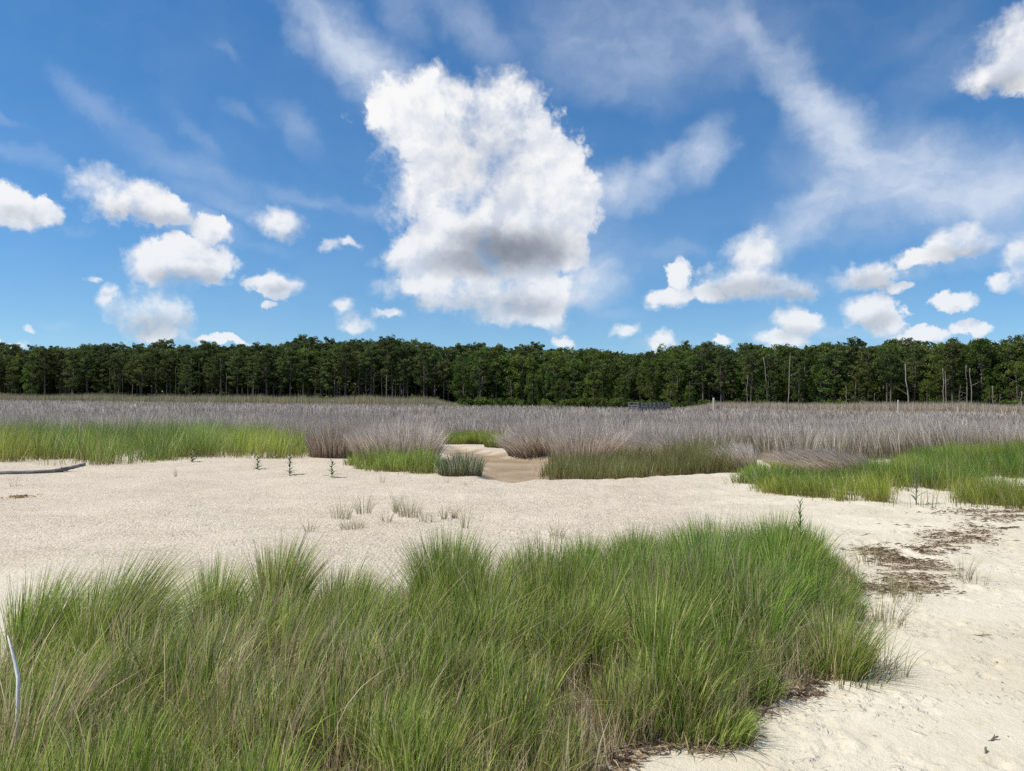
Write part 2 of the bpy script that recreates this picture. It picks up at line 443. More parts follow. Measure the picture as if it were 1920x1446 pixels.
# ------------------------------------------------------------------ ground
MUD = poly([(905, 897), (892, 868), (845, 850), (815, 836), (850, 828), (900, 838), (960, 850), (1050, 856), (1130, 858), (1190, 868),
            (1290, 872), (1400, 872), (1385, 884), (1300, 887), (1200, 892), (1120, 896), (1040, 899), (960, 903)])
FORE = poly([(1062, 1500), (1152, 1446), (1177, 1416), (1242, 1399), (1333, 1404), (1376, 1392), (1402, 1352), (1452, 1308), (1517, 1302), (1522, 1275),
             (1568, 1260), (1574, 1225), (1562, 1200), (1602, 1180), (1590, 1150), (1612, 1110), (1584, 1085), (1580, 1078),
             (1480, 1076), (1350, 1078), (1182, 1086), (1062, 1104), (960, 1128), (860, 1132), (780, 1152), (640, 1166), (540, 1160),
             (430, 1186), (330, 1222), (240, 1250), (120, 1252), (0, 1272), (-200, 1285), (-200, 1800), (700, 1800), (1050, 1560)])
MARSH_FRONT = [(-200, 838), (0, 832), (300, 828), (560, 836), (640, 846), (700, 852), (800, 846), (832, 822), (960, 820), (985, 852), (1060, 860), (1150, 858), (1200, 850),
               (1330, 856), (1400, 858), (1480, 866), (1560, 868), (1640, 862), (1750, 850), (1900, 846), (2100, 846)]
def marsh_poly():
    f = poly(MARSH_FRONT)
    return np.concatenate([f, np.array([(60, 26), (150, 110), (130, 122), (20, 160), (-60, 180), (-190, 235), (-230, 200), (-60, 24)], float)])
MARSH = marsh_poly()

def dents(x, y):
    """trodden sand near the camera: overlapping soft footprints and crumbly rims"""
    z = np.zeros_like(x)
    r = np.random.default_rng(21)
    m = (x > -0.5) & (x < 8.0) & (y > 2.2) & (y < 12.5)
    xs, ys, zs = x[m], y[m], z[m]
    for i in range(620):
        cx, cy = r.uniform(0.6, 7.5), 2.3 + 9.2 * r.uniform(0, 1) ** 1.3
        if cx < 0.8 + 0.25 * (cy - 3) and cy < 7: continue
        a = r.uniform(0, math.pi); L, W = r.uniform(0.025, 0.12), r.uniform(0.02, 0.055)
        u = (xs - cx) * math.cos(a) + (ys - cy) * math.sin(a); v = -(xs - cx) * math.sin(a) + (ys - cy) * math.cos(a)
        q = np.sqrt((u / L) ** 2 + (v / W) ** 2)
        dep = r.uniform(0.005, 0.018)
        zs += -dep * np.exp(-q ** 2 * 1.4) + dep * 0.55 * np.exp(-((q - 1.25) / 0.32) ** 2)
    crumble = fbm(xs * 9, ys * 9, 4, 5)
    patch = sstep(0.46, 0.66, fbm(xs * 1.3, ys * 1.3, 3, 8))
    zs += patch * (np.abs(crumble - 0.5) * 0.11 - 0.014) + (fbm(xs * 22, ys * 22, 2, 9) - 0.5) * 0.009
    z[m] = zs * sstep(12.5, 9.0, ys) * sstep(-0.5, 0.6, xs)
    return z

def height(x, y):
    x = np.asarray(x, dtype=np.float64); y = np.asarray(y, dtype=np.float64)
    z = (fbm(x * 0.35, y * 0.35, 3, 1) - 0.5) * 0.10 * sstep(2, 8, y) * (1 - sstep(16, 24, y))
    z = z + (fbm(x * 0.9 + 5, y * 1.6, 3, 2) - 0.5) * 0.035
    z = z - 0.40 * sstep(19.0, 46.0, y)                       # the marsh lies a little lower than the beach
    z = z - 0.13 * sstep(-0.20, 0.30, inside_dist(x, y, MUD)) # creek bed behind the lip of blown sand
    z = z + 0.05 * sstep(-0.05, 0.5, inside_dist(x, y, FORE))
    return z

def ground_at(px, py):
    z = 0.0
    for _ in range(6):
        p = flat_at(px, py, z); z = float(height(p[0:1], p[1:2])[0])
    return np.array((p[0], p[1], z))

def build_ground():
    gx = np.concatenate([-np.geomspace(3000, 60, 14), np.linspace(-55, -6, 60), np.arange(-5.8, -1.0, 0.12), np.arange(-1.0, 6.5, 0.028),
                         np.arange(6.5, 12, 0.10), np.linspace(12.2, 55, 60), np.geomspace(60, 3000, 14)])
    gy = np.concatenate([[-600, -200, -60, -20, -8, -3, 0, 1, 1.8], np.arange(2.3, 8.2, 0.028), np.arange(8.2, 14, 0.08), np.arange(14, 30, 0.20),
                         np.linspace(30.2, 60, 30), np.geomspace(62, 320, 40), np.geomspace(360, 6000, 14)])
    X, Y = np.meshgrid(gx, gy)
    x, y = X.ravel(), Y.ravel()
    z = height(x, y) + dents(x, y)
    # speckled shell sand further up: low ripples
    z += (fbm(x * 1.6, y * 4.2, 5, 31, 0.6) - 0.5) * 0.085 * sstep(7.5, 9.5, y) * (1 - sstep(17, 20, y))
    nx, ny = len(gx), len(gy)
    i = np.arange(ny - 1)[:, None] * nx + np.arange(nx - 1)[None, :]
    F = np.stack([i, i + 1, i + 1 + nx, i + nx], -1).reshape(-1, 4)
    mud = sstep(-0.25, 0.35, inside_dist(x, y, MUD) + (fbm(x * 1.2, y * 2.5, 3, 12) - 0.5) * 0.8)
    marsh = np.maximum(sstep(-0.3, 0.8, inside_dist(x, y, MARSH) + (fbm(x * 0.5, y * 0.5, 3, 14) - 0.5) * 1.5), sstep(60, 70, y))
    marsh = np.maximum(marsh, 0.85 * sstep(-0.02, 0.16, inside_dist(x, y, FORE)))
    grit = sstep(6.0, 8.5, y) * sstep(4.5, 1.5, x - (y - 7) * 0.15)
    col = np.stack([mud, marsh, grit], -1)
    m = bpy.data.materials.new('sand'); m.use_nodes = True
    t = m.node_tree; k = NT(t); p = t.nodes['Principled BSDF']
    p.inputs['Roughness'].default_value = 0.95; p.inputs['Specular IOR Level'].default_value = 0.15
    geo = k.n('ShaderNodeNewGeometry').outputs['Position']
    at_ = k.n('ShaderNodeAttribute', attribute_name='col')
    sp = k.n('ShaderNodeSeparateColor'); k.put(sp.inputs[0], at_.outputs['Color'])
    big = k.noise(geo, 0.7, 4.0, 0.6)
    mid = k.noise(geo, 6.0, 5.0, 0.65)
    c = k.mix(k.ramp(big, 0.35, 0.65), (0.545, 0.485, 0.365, 1), (0.61, 0.555, 0.44, 1))
    c = k.mix(k.m('MULTIPLY', k.ramp(mid, 0.52, 0.74), 0.45), c, (0.48, 0.40, 0.26, 1))
    # shell grit: scattered light and dark specks
    vor = k.n('ShaderNodeTexVoronoi', voronoi_dimensions='3D', feature='F1'); k.put(vor.inputs['Vector'], geo); vor.inputs['Scale'].default_value = 38.0
    sv = k.n('ShaderNodeSeparateColor'); k.put(sv.inputs[0], vor.outputs['Color'])
    gritc = k.mix(sv.outputs[0], (0.27, 0.215, 0.16, 1), (0.68, 0.60, 0.49, 1))
    vor2 = k.n('ShaderNodeTexVoronoi', voronoi_dimensions='3D', feature='F1'); k.put(vor2.inputs['Vector'], geo); vor2.inputs['Scale'].default_value = 14.0
    sv2 = k.n('ShaderNodeSeparateColor'); k.put(sv2.inputs[0], vor2.outputs['Color'])
    gritc = k.mix(k.m('MULTIPLY', k.m('GREATER_THAN', sv2.outputs[1], 0.86), k.ramp(vor2.outputs['Distance'], 0.15, 0.35, 0.75, 0.0)), gritc, (0.22, 0.17, 0.12, 1))
    pink = k.mix(k.ramp(big, 0.3, 0.7), (0.505, 0.43, 0.325, 1), (0.605, 0.525, 0.41, 1))
    gritc = k.mix(0.34, pink, gritc)
    c = k.mix(sp.outputs[2], c, gritc)
    mudc = k.mix(k.ramp(k.noise(k.v('MULTIPLY', geo, (1.0, 1.3, 1.0)), 0.55, 5.0, 0.6), 0.36, 0.64), (0.28, 0.20, 0.125, 1), (0.37, 0.285, 0.19, 1))
    c = k.mix(sp.outputs[0], c, mudc)
    c = k.mix(sp.outputs[1], c, k.mix(k.ramp(mid, 0.3, 0.7), (0.10, 0.08, 0.06, 1), (0.19, 0.155, 0.125, 1)))
    k.put(p.inputs['Base Color'], c)
    b1 = k.n('ShaderNodeBump'); b1.inputs['Distance'].default_value = 0.014; b1.inputs['Strength'].default_value = 0.9
    hh = k.m('ADD', k.m('MULTIPLY', k.noise(geo, 28.0, 5.0, 0.65), 0.9), k.m('MULTIPLY', k.noise(geo, 150.0, 2.0, 0.6), 0.18))
    hh = k.m('MULTIPLY_ADD', k.m('MULTIPLY', vor.outputs['Distance'], sp.outputs[2]), -0.9, hh)
    clod = k.ramp(k.noise(geo, 17.0, 4.0, 0.55, 0.2), 0.50, 0.74)                  # crumbs kicked up by feet, in patches
    where = k.ramp(k.noise(geo, 1.7, 3.0, 0.6), 0.46, 0.62, 0.08, 1.0)
    hh = k.m('MULTIPLY_ADD', k.m('MULTIPLY', clod, where), 1.15, hh)
    streak = k.ramp(k.noise(k.v('MULTIPLY', geo, (1.0, 1.9, 1.0)), 5.0, 5.0, 0.65, 0.5), 0.42, 0.68)
    hh = k.m('MULTIPLY_ADD', k.m('MULTIPLY', streak, sp.outputs[2]), 0.75, hh)
    k.put(b1.inputs['Height'], hh); k.put(p.inputs['Normal'], b1.outputs[0])
    o = mesh_object('ground', np.stack([x, y, z], -1), F, m, col=col, smooth=True)
    tag(o, 'pale beach sand with a brown creek bed running back into the marsh', kind='structure')
build_ground()

# ------------------------------------------------------------------ grasses
def blade_mesh(name, base, h, lean, curve, width, croot, cmid, ctip, mat, segs=3, parent=None, rng=RNG, mid_at=0.45):
    """many thin blades: base (N,3), height (N,), lean (N,2) tip shift per height, curve (N,) droop, colours (N,3)"""
    n = len(base)
    ang = rng.uniform(0, math.pi, n)
    side = np.stack([np.cos(ang), np.sin(ang) * 0.5, np.zeros(n)], -1)
    ts = np.linspace(0, 1, segs + 1)
    V, C = [], []
    ll = np.linalg.norm(lean, axis=1)
    for i, t in enumerate(ts):
        bend = t * (1 - curve) * 0.55 + t * t * (0.45 + 0.55 * curve)
        up = t - 0.30 * np.minimum(ll, 1.3) ** 2 * t * t
        c = base + np.stack([lean[:, 0] * bend * h, lean[:, 1] * bend * h, up * h], -1)
        if t < mid_at: cc = croot + (cmid - croot) * (t / mid_at)
        else: cc = cmid + (ctip - cmid) * ((t - mid_at) / (1 - mid_at))
        if i < segs:
            w = (width * (1.0 - 0.75 * t ** 1.5) * 0.5)[:, None]
            V += [c - side * w, c + side * w]; C += [cc, cc]
        else:
            V.append(c); C.append(cc)
    nv = len(V)
    V = np.stack(V, 1).reshape(-1, 3); C = np.stack(C, 1).reshape(-1, 3)
    tri = []
    for i in range(segs - 1):
        a = 2 * i
        tri += [(a, a + 1, a + 3), (a, a + 3, a + 2)]
    a = 2 * (segs - 1)
    tri.append((a, a + 1, a + 2))
    tri = np.array(tri)
    F = (np.arange(n)[:, None, None] * nv + tri[None]).reshape(-1, 3)
    return mesh_object(name, V, F, mat, parent, col=C)

def pick(rng, n, cols, probs, vary=0.22):
    idx = rng.choice(len(cols), n, p=np.array(probs) / sum(probs))
    c = np.array(cols)[idx]
    return c * rng.uniform(1 - vary, 1 + vary, (n, 1))

def sample(P, n, rng):
    lo, hi = P.min(0), P.max(0)
    out = np.empty((0, 2))
    while len(out) < n:
        q = rng.uniform(lo, hi, (n * 2, 2))
        out = np.concatenate([out, q[inside_dist(q[:, 0], q[:, 1], P) > 0]])
    return out[:n]

def with_z(q, drop=0.01):
    return np.concatenate([q, (height(q[:, 0], q[:, 1]) - drop)[:, None]], 1)

GREEN = [(0.270, 0.375, 0.056), (0.380, 0.460, 0.095), (0.135, 0.225, 0.034), (0.54, 0.50, 0.18)]
STRAW = [(0.60, 0.49, 0.29), (0.48, 0.38, 0.22), (0.70, 0.61, 0.40)]
LIME = [(0.245, 0.335, 0.048), (0.335, 0.395, 0.066), (0.150, 0.240, 0.040), (0.47, 0.43, 0.13)]
GREY = [(0.66, 0.57, 0.477), (0.54, 0.45, 0.368), (0.77, 0.68, 0.588), (0.42, 0.335, 0.258)]
BROWN = [(0.20, 0.145, 0.095), (0.14, 0.10, 0.07), (0.27, 0.20, 0.135)]

def clumped(P, n, spacing, rng, spread=0.6):
    """blade feet gathered into tufts; returns feet, tuft centre of each blade and the tuft's index"""
    area = abs(0.5 * np.sum(P[:, 0] * np.roll(P[:, 1], -1) - P[:, 1] * np.roll(P[:, 0], -1)))
    nc = max(3, int(area / spacing ** 2))
    cen = sample(P, nc, rng)
    idx = rng.integers(0, nc, n)
    q = cen[idx] + rng.normal(0, spacing * spread * 0.5, (n, 2))
    ok = inside_dist(q[:, 0], q[:, 1], P) > -spacing * 0.35
    return q[ok], cen[idx][ok], idx[ok], nc

def foreground_grass():
    rng = np.random.default_rng(3)
    q, cen, idx, nc = clumped(FORE, 96000, 0.23, rng, 0.52)
    vis = (q[:, 1] > 2.2) & (np.abs(q[:, 0]) < q[:, 1] * 0.80 + 0.5)
    q, cen, idx = q[vis], cen[vis], idx[vis]
    n = len(q)
    ch = rng.uniform(0.58, 1.25, nc)[idx]; cl = rng.normal(0, 0.13, (nc, 2))[idx]
    cg = rng.uniform(0, 1, nc)[idx]
    tall = fbm(q[:, 0] * 0.9, q[:, 1] * 0.9, 2, 51)
    h = (0.16 + 0.50 * rng.uniform(0, 1, n) ** 0.8) * ch * (0.72 + 0.55 * tall)
    d = inside_dist(q[:, 0], q[:, 1], FORE)
    h *= 0.34 + 0.66 * sstep(0.0, 0.60, d)
    e = 0.02
    gx = inside_dist(q[:, 0] + e, q[:, 1], FORE) - d; gy = inside_dist(q[:, 0], q[:, 1] + e, FORE) - d
    outward = -np.stack([gx, gy], -1) / e * (1 - sstep(0.0, 0.45, d))[:, None]
    h *= 0.77 + 0.29 * sstep(-0.8, 1.3, q[:, 0])
    back = sstep(0.0, 0.9, d) + sstep(0.4, 1.4, q[:, 0]) + sstep(4.6, 3.8, q[:, 1])      # the tussocks stand clear of the back edge
    h *= 0.70 + 0.30 * np.minimum(back, 1.0)
    out = (q - cen)
    out = out / (np.linalg.norm(out, axis=1, keepdims=True) + 1e-6)
    wild = np.where(rng.uniform(0, 1, (n, 1)) < 0.18, 0.55, 0.10)
    lean = out * rng.uniform(0.0, 0.30, (n, 1)) + cl * 0.8 + np.array((0.14, 0.0)) * (1.1 - 0.3 * q[:, 0:1]) * 0.7 + rng.normal(0, 1, (n, 2)) * wild + outward * rng.uniform(0.0, 0.40, (n, 1))
    green = pick(rng, n, GREEN, (4, 3, 4, 1.2), 0.50)
    lush = sstep(0.2, 2.2, q[:, 0] + 0.35 * (q[:, 1] - 5.0))[:, None]
    green = green * (np.array((1.04, 0.97, 1.15)) * (1 - lush) + np.array((0.90, 1.02, 1.0)) * lush)
    straw = pick(rng, n, STRAW, (3, 3, 2), 0.35)
    dry = fbm(q[:, 0] * 1.1 + 3, q[:, 1] * 1.1, 3, 61) + 0.45 * (cg - 0.5) - 0.07 * (q[:, 0] - 0.6)
    isdry = rng.uniform(0, 1, n) < np.clip((dry - 0.42) * 1.6, 0.10, 0.55)
    tip = np.where(isdry[:, None], straw, green * 1.15)
    mid = np.where(isdry[:, None], straw * 0.85, green)
    root = pick(rng, n, [(0.52, 0.42, 0.25), (0.36, 0.28, 0.17), (0.27, 0.25, 0.10)], (2.2, 2, 1.2))
    w = rng.uniform(0.0045, 0.0105, n)
    o = blade_mesh('foreground_grass', with_z(q), h, lean, rng.uniform(0.0, 0.7, n), w, root, mid, tip, M_GRASS, 4, rng=rng, mid_at=0.42)
    tag(o, 'dense tall green marsh grass filling the foreground beside the sand', 'grass', kind='stuff')
    # dead stems of last year low between the living ones
    q = sample(FORE, 24000, rng); q = q[(q[:, 1] > 2.4) & (np.abs(q[:, 0]) < q[:, 1] * 0.8 + 0.5)]; n = len(q)
    h = rng.uniform(0.10, 0.38, n)
    c = pick(rng, n, STRAW + [(0.25, 0.18, 0.11)], (2, 3, 1, 2))
    o = blade_mesh('dead_stems', with_z(q), h, rng.normal(0, 0.30, (n, 2)), rng.uniform(0, 0.6, n), rng.uniform(0.004, 0.008, n), c * 0.8, c, c, M_GRASS, 2, rng=rng)
    tag(o, 'tan dead stems low down among the foreground grass', 'dead grass', kind='stuff')
foreground_grass()

def tuft(name, px, py, n, h, rad, label, group, cols=None, probs=None, lean=(0.1, 0.0), fan=0.6, width=0.004, mat=None, seed=0,
         root=None, category='grass tuft', segs=4, straw=0.15, curve=(0.2, 1.0), loose=1.0, low=0.5):
    rng = np.random.default_rng(1000 + seed)
    c = ground_at(px, py)
    a = rng.uniform(0, 2 * math.pi, n); r = rad * np.where(rng.uniform(0, 1, n) < 0.8, np.sqrt(rng.uniform(0, 1, n)), rng.uniform(0.8, loose, n))
    off = np.stack([np.cos(a) * r, np.sin(a) * r], -1)
    q = c[:2] + off
    ln = off / max(rad, 1e-6) * fan * rng.uniform(0.4, 1.1, (n, 1)) + np.array(lean) + rng.normal(0, 0.12, (n, 2))
    hh = h * (low + (1.1 - low) * rng.uniform(0, 1, n) ** 0.8) * np.clip(1.15 - 0.3 * r / max(rad, 1e-6), 0.5, 1.1)
    cc = pick(rng, n, cols or GREEN, probs or [1] * len(cols or GREEN), 0.38)
    dry = rng.uniform(0, 1, n) < straw
    cc = np.where(dry[:, None], pick(rng, n, STRAW, (1, 1, 1)), cc)
    rt = pick(rng, n, root or [(0.26, 0.20, 0.11), (0.20, 0.16, 0.085)], [1] * len(root or [1, 1]))
    z = height(q[:, 0], q[:, 1]) - 0.012
    base = np.concatenate([q - c[:2], (z - c[2])[:, None]], 1)
    o = blade_mesh(name, base, hh, ln, rng.uniform(curve[0], curve[1], n), width * rng.uniform(0.7, 1.3, n), rt, cc, cc * 1.12, mat or M_GRASS, segs, rng=rng)
    o.location = c
    return tag(o, label, category, group)

# tussocks standing out of the back edge of the foreground grass
TUSSOCKS = [
    (70, 1262, 2600, 0.62, 0.20, (0.30, 0.06), 'leftmost dark green tussock at the back edge of the foreground grass'),
    (205, 1268, 3400, 0.72, 0.22, (0.42, 0.10), 'wind-leaning straw-stemmed tussock right of the white stick'),
    (400, 1205, 1600, 0.58, 0.13, (0.12, 0.05), 'slim upright tussock between the leaning one and the tall tufted one'),
    (520, 1180, 2200, 0.66, 0.15, (0.16, 0.02), 'tall tufted green tussock with a straw base on the left'),
    (640, 1192, 1800, 0.52, 0.18, (0.28, 0.02), 'low bent-over tussock with brown stems in the left foreground'),
    (835, 1165, 3600, 0.74, 0.24, (0.02, 0.02), 'big bushy green tussock peaking in the middle of the grass edge'),
    (985, 1140, 1600, 0.58, 0.14, (0.05, 0.02), 'small pointed tussock right of the big bushy one'),
    (1095, 1120, 1800, 0.58, 0.16, (0.02, 0.02), 'pointed green tussock near the centre of the grass edge'),
    (1190, 1104, 2000, 0.60, 0.18, (0.05, 0.02), 'green tussock just left of the tallest thick grass'),
    (1330, 1100, 3600, 0.62, 0.30, (0.0, 0.02), 'broad thick green tussock on the left of the tall grass mound'),
    (1455, 1096, 3800, 0.64, 0.30, (0.05, 0.02), 'broad green tussock topping the tall grass mound on the right'),
    (1575, 1260, 1700, 0.46, 0.16, (0.10, -0.08), 'low tussock with dry brown base at the right grass edge'),
]
for i, (px, py, n, h, rad, ln, lab) in enumerate(TUSSOCKS):
    tuft('grass_tussock', px, py, int(n * 0.85), h * (1.10 if i < 5 else 1.0), rad * (0.78 if i < 9 else 1.0), lab, 'tussocks along the foreground grass edge', GREEN, (4, 3, 4, 1), ln, 0.42 if i < 9 else 0.5, 0.0060, seed=i, loose=2.1, low=0.22, curve=(0.1, 0.8),
         category='grass tussock', straw=0.30 if i in (1, 3, 4, 11) else 0.14)

# wisps of grass scattered on the bare sand
WISPS = [
    (640, 972, 46, 0.33, 0.10, 'grey-green wisp of grass leftmost in the sparse row on mid sand'),
    (660, 990, 60, 0.16, 0.10, 'low spreading grass wisp with a flat runner on the mid sand'),
    (683, 962, 44, 0.34, 0.08, 'thin upright grass wisp second along the sparse row'),
    (725, 980, 22, 0.26, 0.08, 'very sparse grass wisp in the middle of the sparse row'),
    (742, 963, 26, 0.36, 0.06, 'grass wisp with tall forked seed stalks on mid sand'),
    (768, 968, 90, 0.34, 0.12, 'thickest olive grass wisp in the sparse row on mid sand'),
    (800, 977, 26, 0.18, 0.12, 'short ragged grass wisp right of the thickest one'),
    (832, 972, 20, 0.22, 0.05, 'small stiff grass wisp near the right end of the sparse row'),
    (852, 971, 26, 0.20, 0.05, 'rightmost short grass wisp of the sparse row'),
    (872, 992, 14, 0.40, 0.05, 'few long slanting grass stalks right of the sparse row'),
    (1045, 1008, 30, 0.26, 0.10, 'faint sparse wisp on sand behind the pointed centre tussocks'),
    (580, 998, 18, 0.22, 0.06, 'tiny lone wisp on sand left of the sparse row'),
    (716, 905, 12, 0.28, 0.06, 'pair of thin stalks on sand right of the seedlings'),
    (838, 905, 12, 0.12, 0.05, 'tiny sprig on the sand lip before the creek'),
    (872, 910, 10, 0.10, 0.05, 'small brown sprig beside the creek bed edge'),
    (1805, 1085, 26, 0.34, 0.10, 'open grey-green sprig of grass on the right-hand trodden sand'),
    (1830, 1094, 18, 0.22, 0.12, 'flat sprawling grass sprig beside the open sprig on right sand'),
    (1660, 1256, 24, 0.30, 0.08, 'thin blue-grey blades at the sand edge of the lower right grass'),
    (1694, 1268, 8, 0.34, 0.03, 'three lone upright blades standing on the right-hand sand'),
    (1640, 1055, 60, 0.26, 0.12, 'loose green tuft at the head of the brown wrack line'),
    (1672, 1118, 90, 0.24, 0.16, 'short olive tuft beside the brown wrack line'),
    (1655, 1168, 80, 0.26, 0.12, 'short green tuft below the wrack line at the grass edge'),
    (330, 893, 14, 0.20, 0.05, 'tiny pair of sprigs on sand left of the seedlings'),
    (30, 912, 10, 0.30, 0.10, 'dry bent stems on sand below the driftwood log'),
]
for i, (px, py, n, h, rad, lab) in enumerate(WISPS):
    tuft('grass_wisp', px, py, int(n * 1.4), h * 1.1, rad * (1.5 if n > 40 else 0.9), lab, 'sparse wisps of grass on the sand', [(0.28, 0.28, 0.11), (0.22, 0.25, 0.09), (0.40, 0.34, 0.18)], (2, 2, 1),
         (0.05, 0), 0.75, 0.0052 if py < 1000 else 0.0040, seed=50 + i, straw=0.25, category='grass wisp')

def field(name, P, n, hmin, hmax, cols, probs, root, width, label, mat=None, lean=(0.08, 0.0), jit=0.14, spacing=0.35, segs=3, seed=0, tipcols=None,
          edge=0.4, hole=None, category='grass', dryness=0.1, ragged=1.4, patches=((0.68, 0.84, 0.95), (1.08, 1.0, 0.9))):
    rng = np.random.default_rng(seed)
    q, cen, idx, nc = clumped(P, n, spacing, rng, 0.9)
    d = inside_dist(q[:, 0], q[:, 1], P)
    rag = d + (fbm(q[:, 0] * 1.1, q[:, 1] * 2.0, 3, seed + 9) - 0.55) * ragged
    keep = rng.uniform(0, 1, len(q)) < 0.05 + 0.95 * sstep(-0.05, 0.25, rag)
    for H in hole or []:
        keep &= inside_dist(q[:, 0], q[:, 1], H) < rng.normal(0, 0.10, len(q))
    q, cen, idx, d = q[keep], cen[keep], idx[keep], d[keep]
    m = len(q)
    hh = (hmin * 0.45 + (hmax - hmin * 0.45) * rng.uniform(0, 1, m) ** 0.7) * rng.uniform(0.75, 1.18, nc)[idx] * (0.5 + 0.5 * sstep(0, edge, d)) * (0.30 + 1.4 * fbm(q[:, 0] * 0.5, q[:, 1] * 0.7, 3, seed + 3))
    ln = (q - cen) / spacing * 0.35 + rng.normal(0, 0.09, (nc, 2))[idx] + np.array(lean) + rng.normal(0, jit, (m, 2))
    cc = pick(rng, m, cols, probs, 0.35) * (0.55 + 0.9 * fbm(q[:, 0] * 0.45, q[:, 1] * 0.6, 3, seed + 5))[:, None]
    if patches is not None:
        pt = sstep(0.40, 0.60, fbm(q[:, 0] * 0.35, q[:, 1] * 0.55, 3, seed + 15))[:, None]
        cc = cc * (np.array(patches[0]) * (1 - pt) + np.array(patches[1]) * pt)
    dry = rng.uniform(0, 1, m) < dryness
    cc = np.where(dry[:, None], pick(rng, m, STRAW, (1, 1, 1)), cc)
    tp = pick(rng, m, tipcols, [1] * len(tipcols)) if tipcols else cc * 1.1
    rt = pick(rng, m, root, [1] * len(root))
    o = blade_mesh(name, with_z(q, 0.02), hh, ln, rng.uniform(0.1, 0.9, m), width * rng.uniform(0.7, 1.35, m), rt, cc, tp, mat or M_GRASS, segs, rng=rng)
    return tag(o, label, category, kind='stuff')

ROOTG = [(0.21, 0.17, 0.06), (0.17, 0.17, 0.055), (0.28, 0.23, 0.10)]
# green belts between sand and marsh
field('green_grass_belt', poly([(-80, 870), (60, 868), (150, 874), (230, 872), (330, 864), (420, 860), (520, 862), (596, 856), (600, 838), (500, 826), (300, 826), (-80, 830)]),
      26000, 0.55, 0.95, LIME + GREEN[:2], (2, 1, 2, 1, 3, 3), ROOTG, 0.011, 'tall green grass belt at left between driftwood and grey marsh', seed=71, spacing=0.5, dryness=0.12)
field('green_grass_fringe', poly([(650, 874), (700, 884), (760, 890), (830, 888), (838, 872), (760, 864), (670, 862)]),
      7500, 0.38, 0.62, LIME[1:3] + GREEN[:3], (1, 2, 2, 2, 2), ROOTG, 0.010, 'yellow-green grass patch before the grey rush mound at centre left', seed=72, spacing=0.3, dryness=0.10, patches=None)
field('dark_rush_strip', poly([(1005, 892), (1100, 898), (1200, 895), (1290, 890), (1390, 886), (1410, 864), (1330, 856), (1210, 870), (1110, 876), (1010, 876)]),
      13500, 0.42, 0.68, [(0.20, 0.235, 0.055), (0.26, 0.26, 0.08), (0.15, 0.19, 0.05), (0.34, 0.29, 0.14)], (2, 2, 2, 1), [(0.18, 0.14, 0.075), (0.23, 0.18, 0.09)], 0.011,
      'dark olive rush strip standing along the creek edge at centre right', seed=73, spacing=0.3, ragged=0.7, patches=None, tipcols=[(0.27, 0.27, 0.09), (0.38, 0.33, 0.18), (0.20, 0.23, 0.07)])
HOLES = [poly([(1440, 880), (1475, 872), (1500, 876), (1490, 884)]), poly([(1540, 892), (1590, 884), (1640, 890), (1650, 905), (1600, 908), (1560, 902)]),
         poly([(1820, 898), (1870, 895), (1960, 905), (1960, 922), (1880, 914), (1835, 908)]), poly([(1660, 925), (1720, 912), (1790, 922), (1800, 950), (1720, 952), (1670, 946)])]
field('green_grass_meadow', poly([(1365, 912), (1420, 928), (1520, 938), (1620, 946), (1720, 955), (1820, 958), (1990, 964), (2010, 850), (1900, 850), (1800, 856), (1690, 862), (1650, 878),
      (1560, 900), (1480, 890), (1400, 878)]), 62000, 0.30, 0.56, LIME + GREEN[:2], (3, 3, 3, 1, 2, 1), ROOTG, 0.0085,
      'bright lime green grass meadow at right between sand and rushes', seed=74, spacing=0.32, hole=HOLES, lean=(-0.10, 0.0), dryness=0.08)

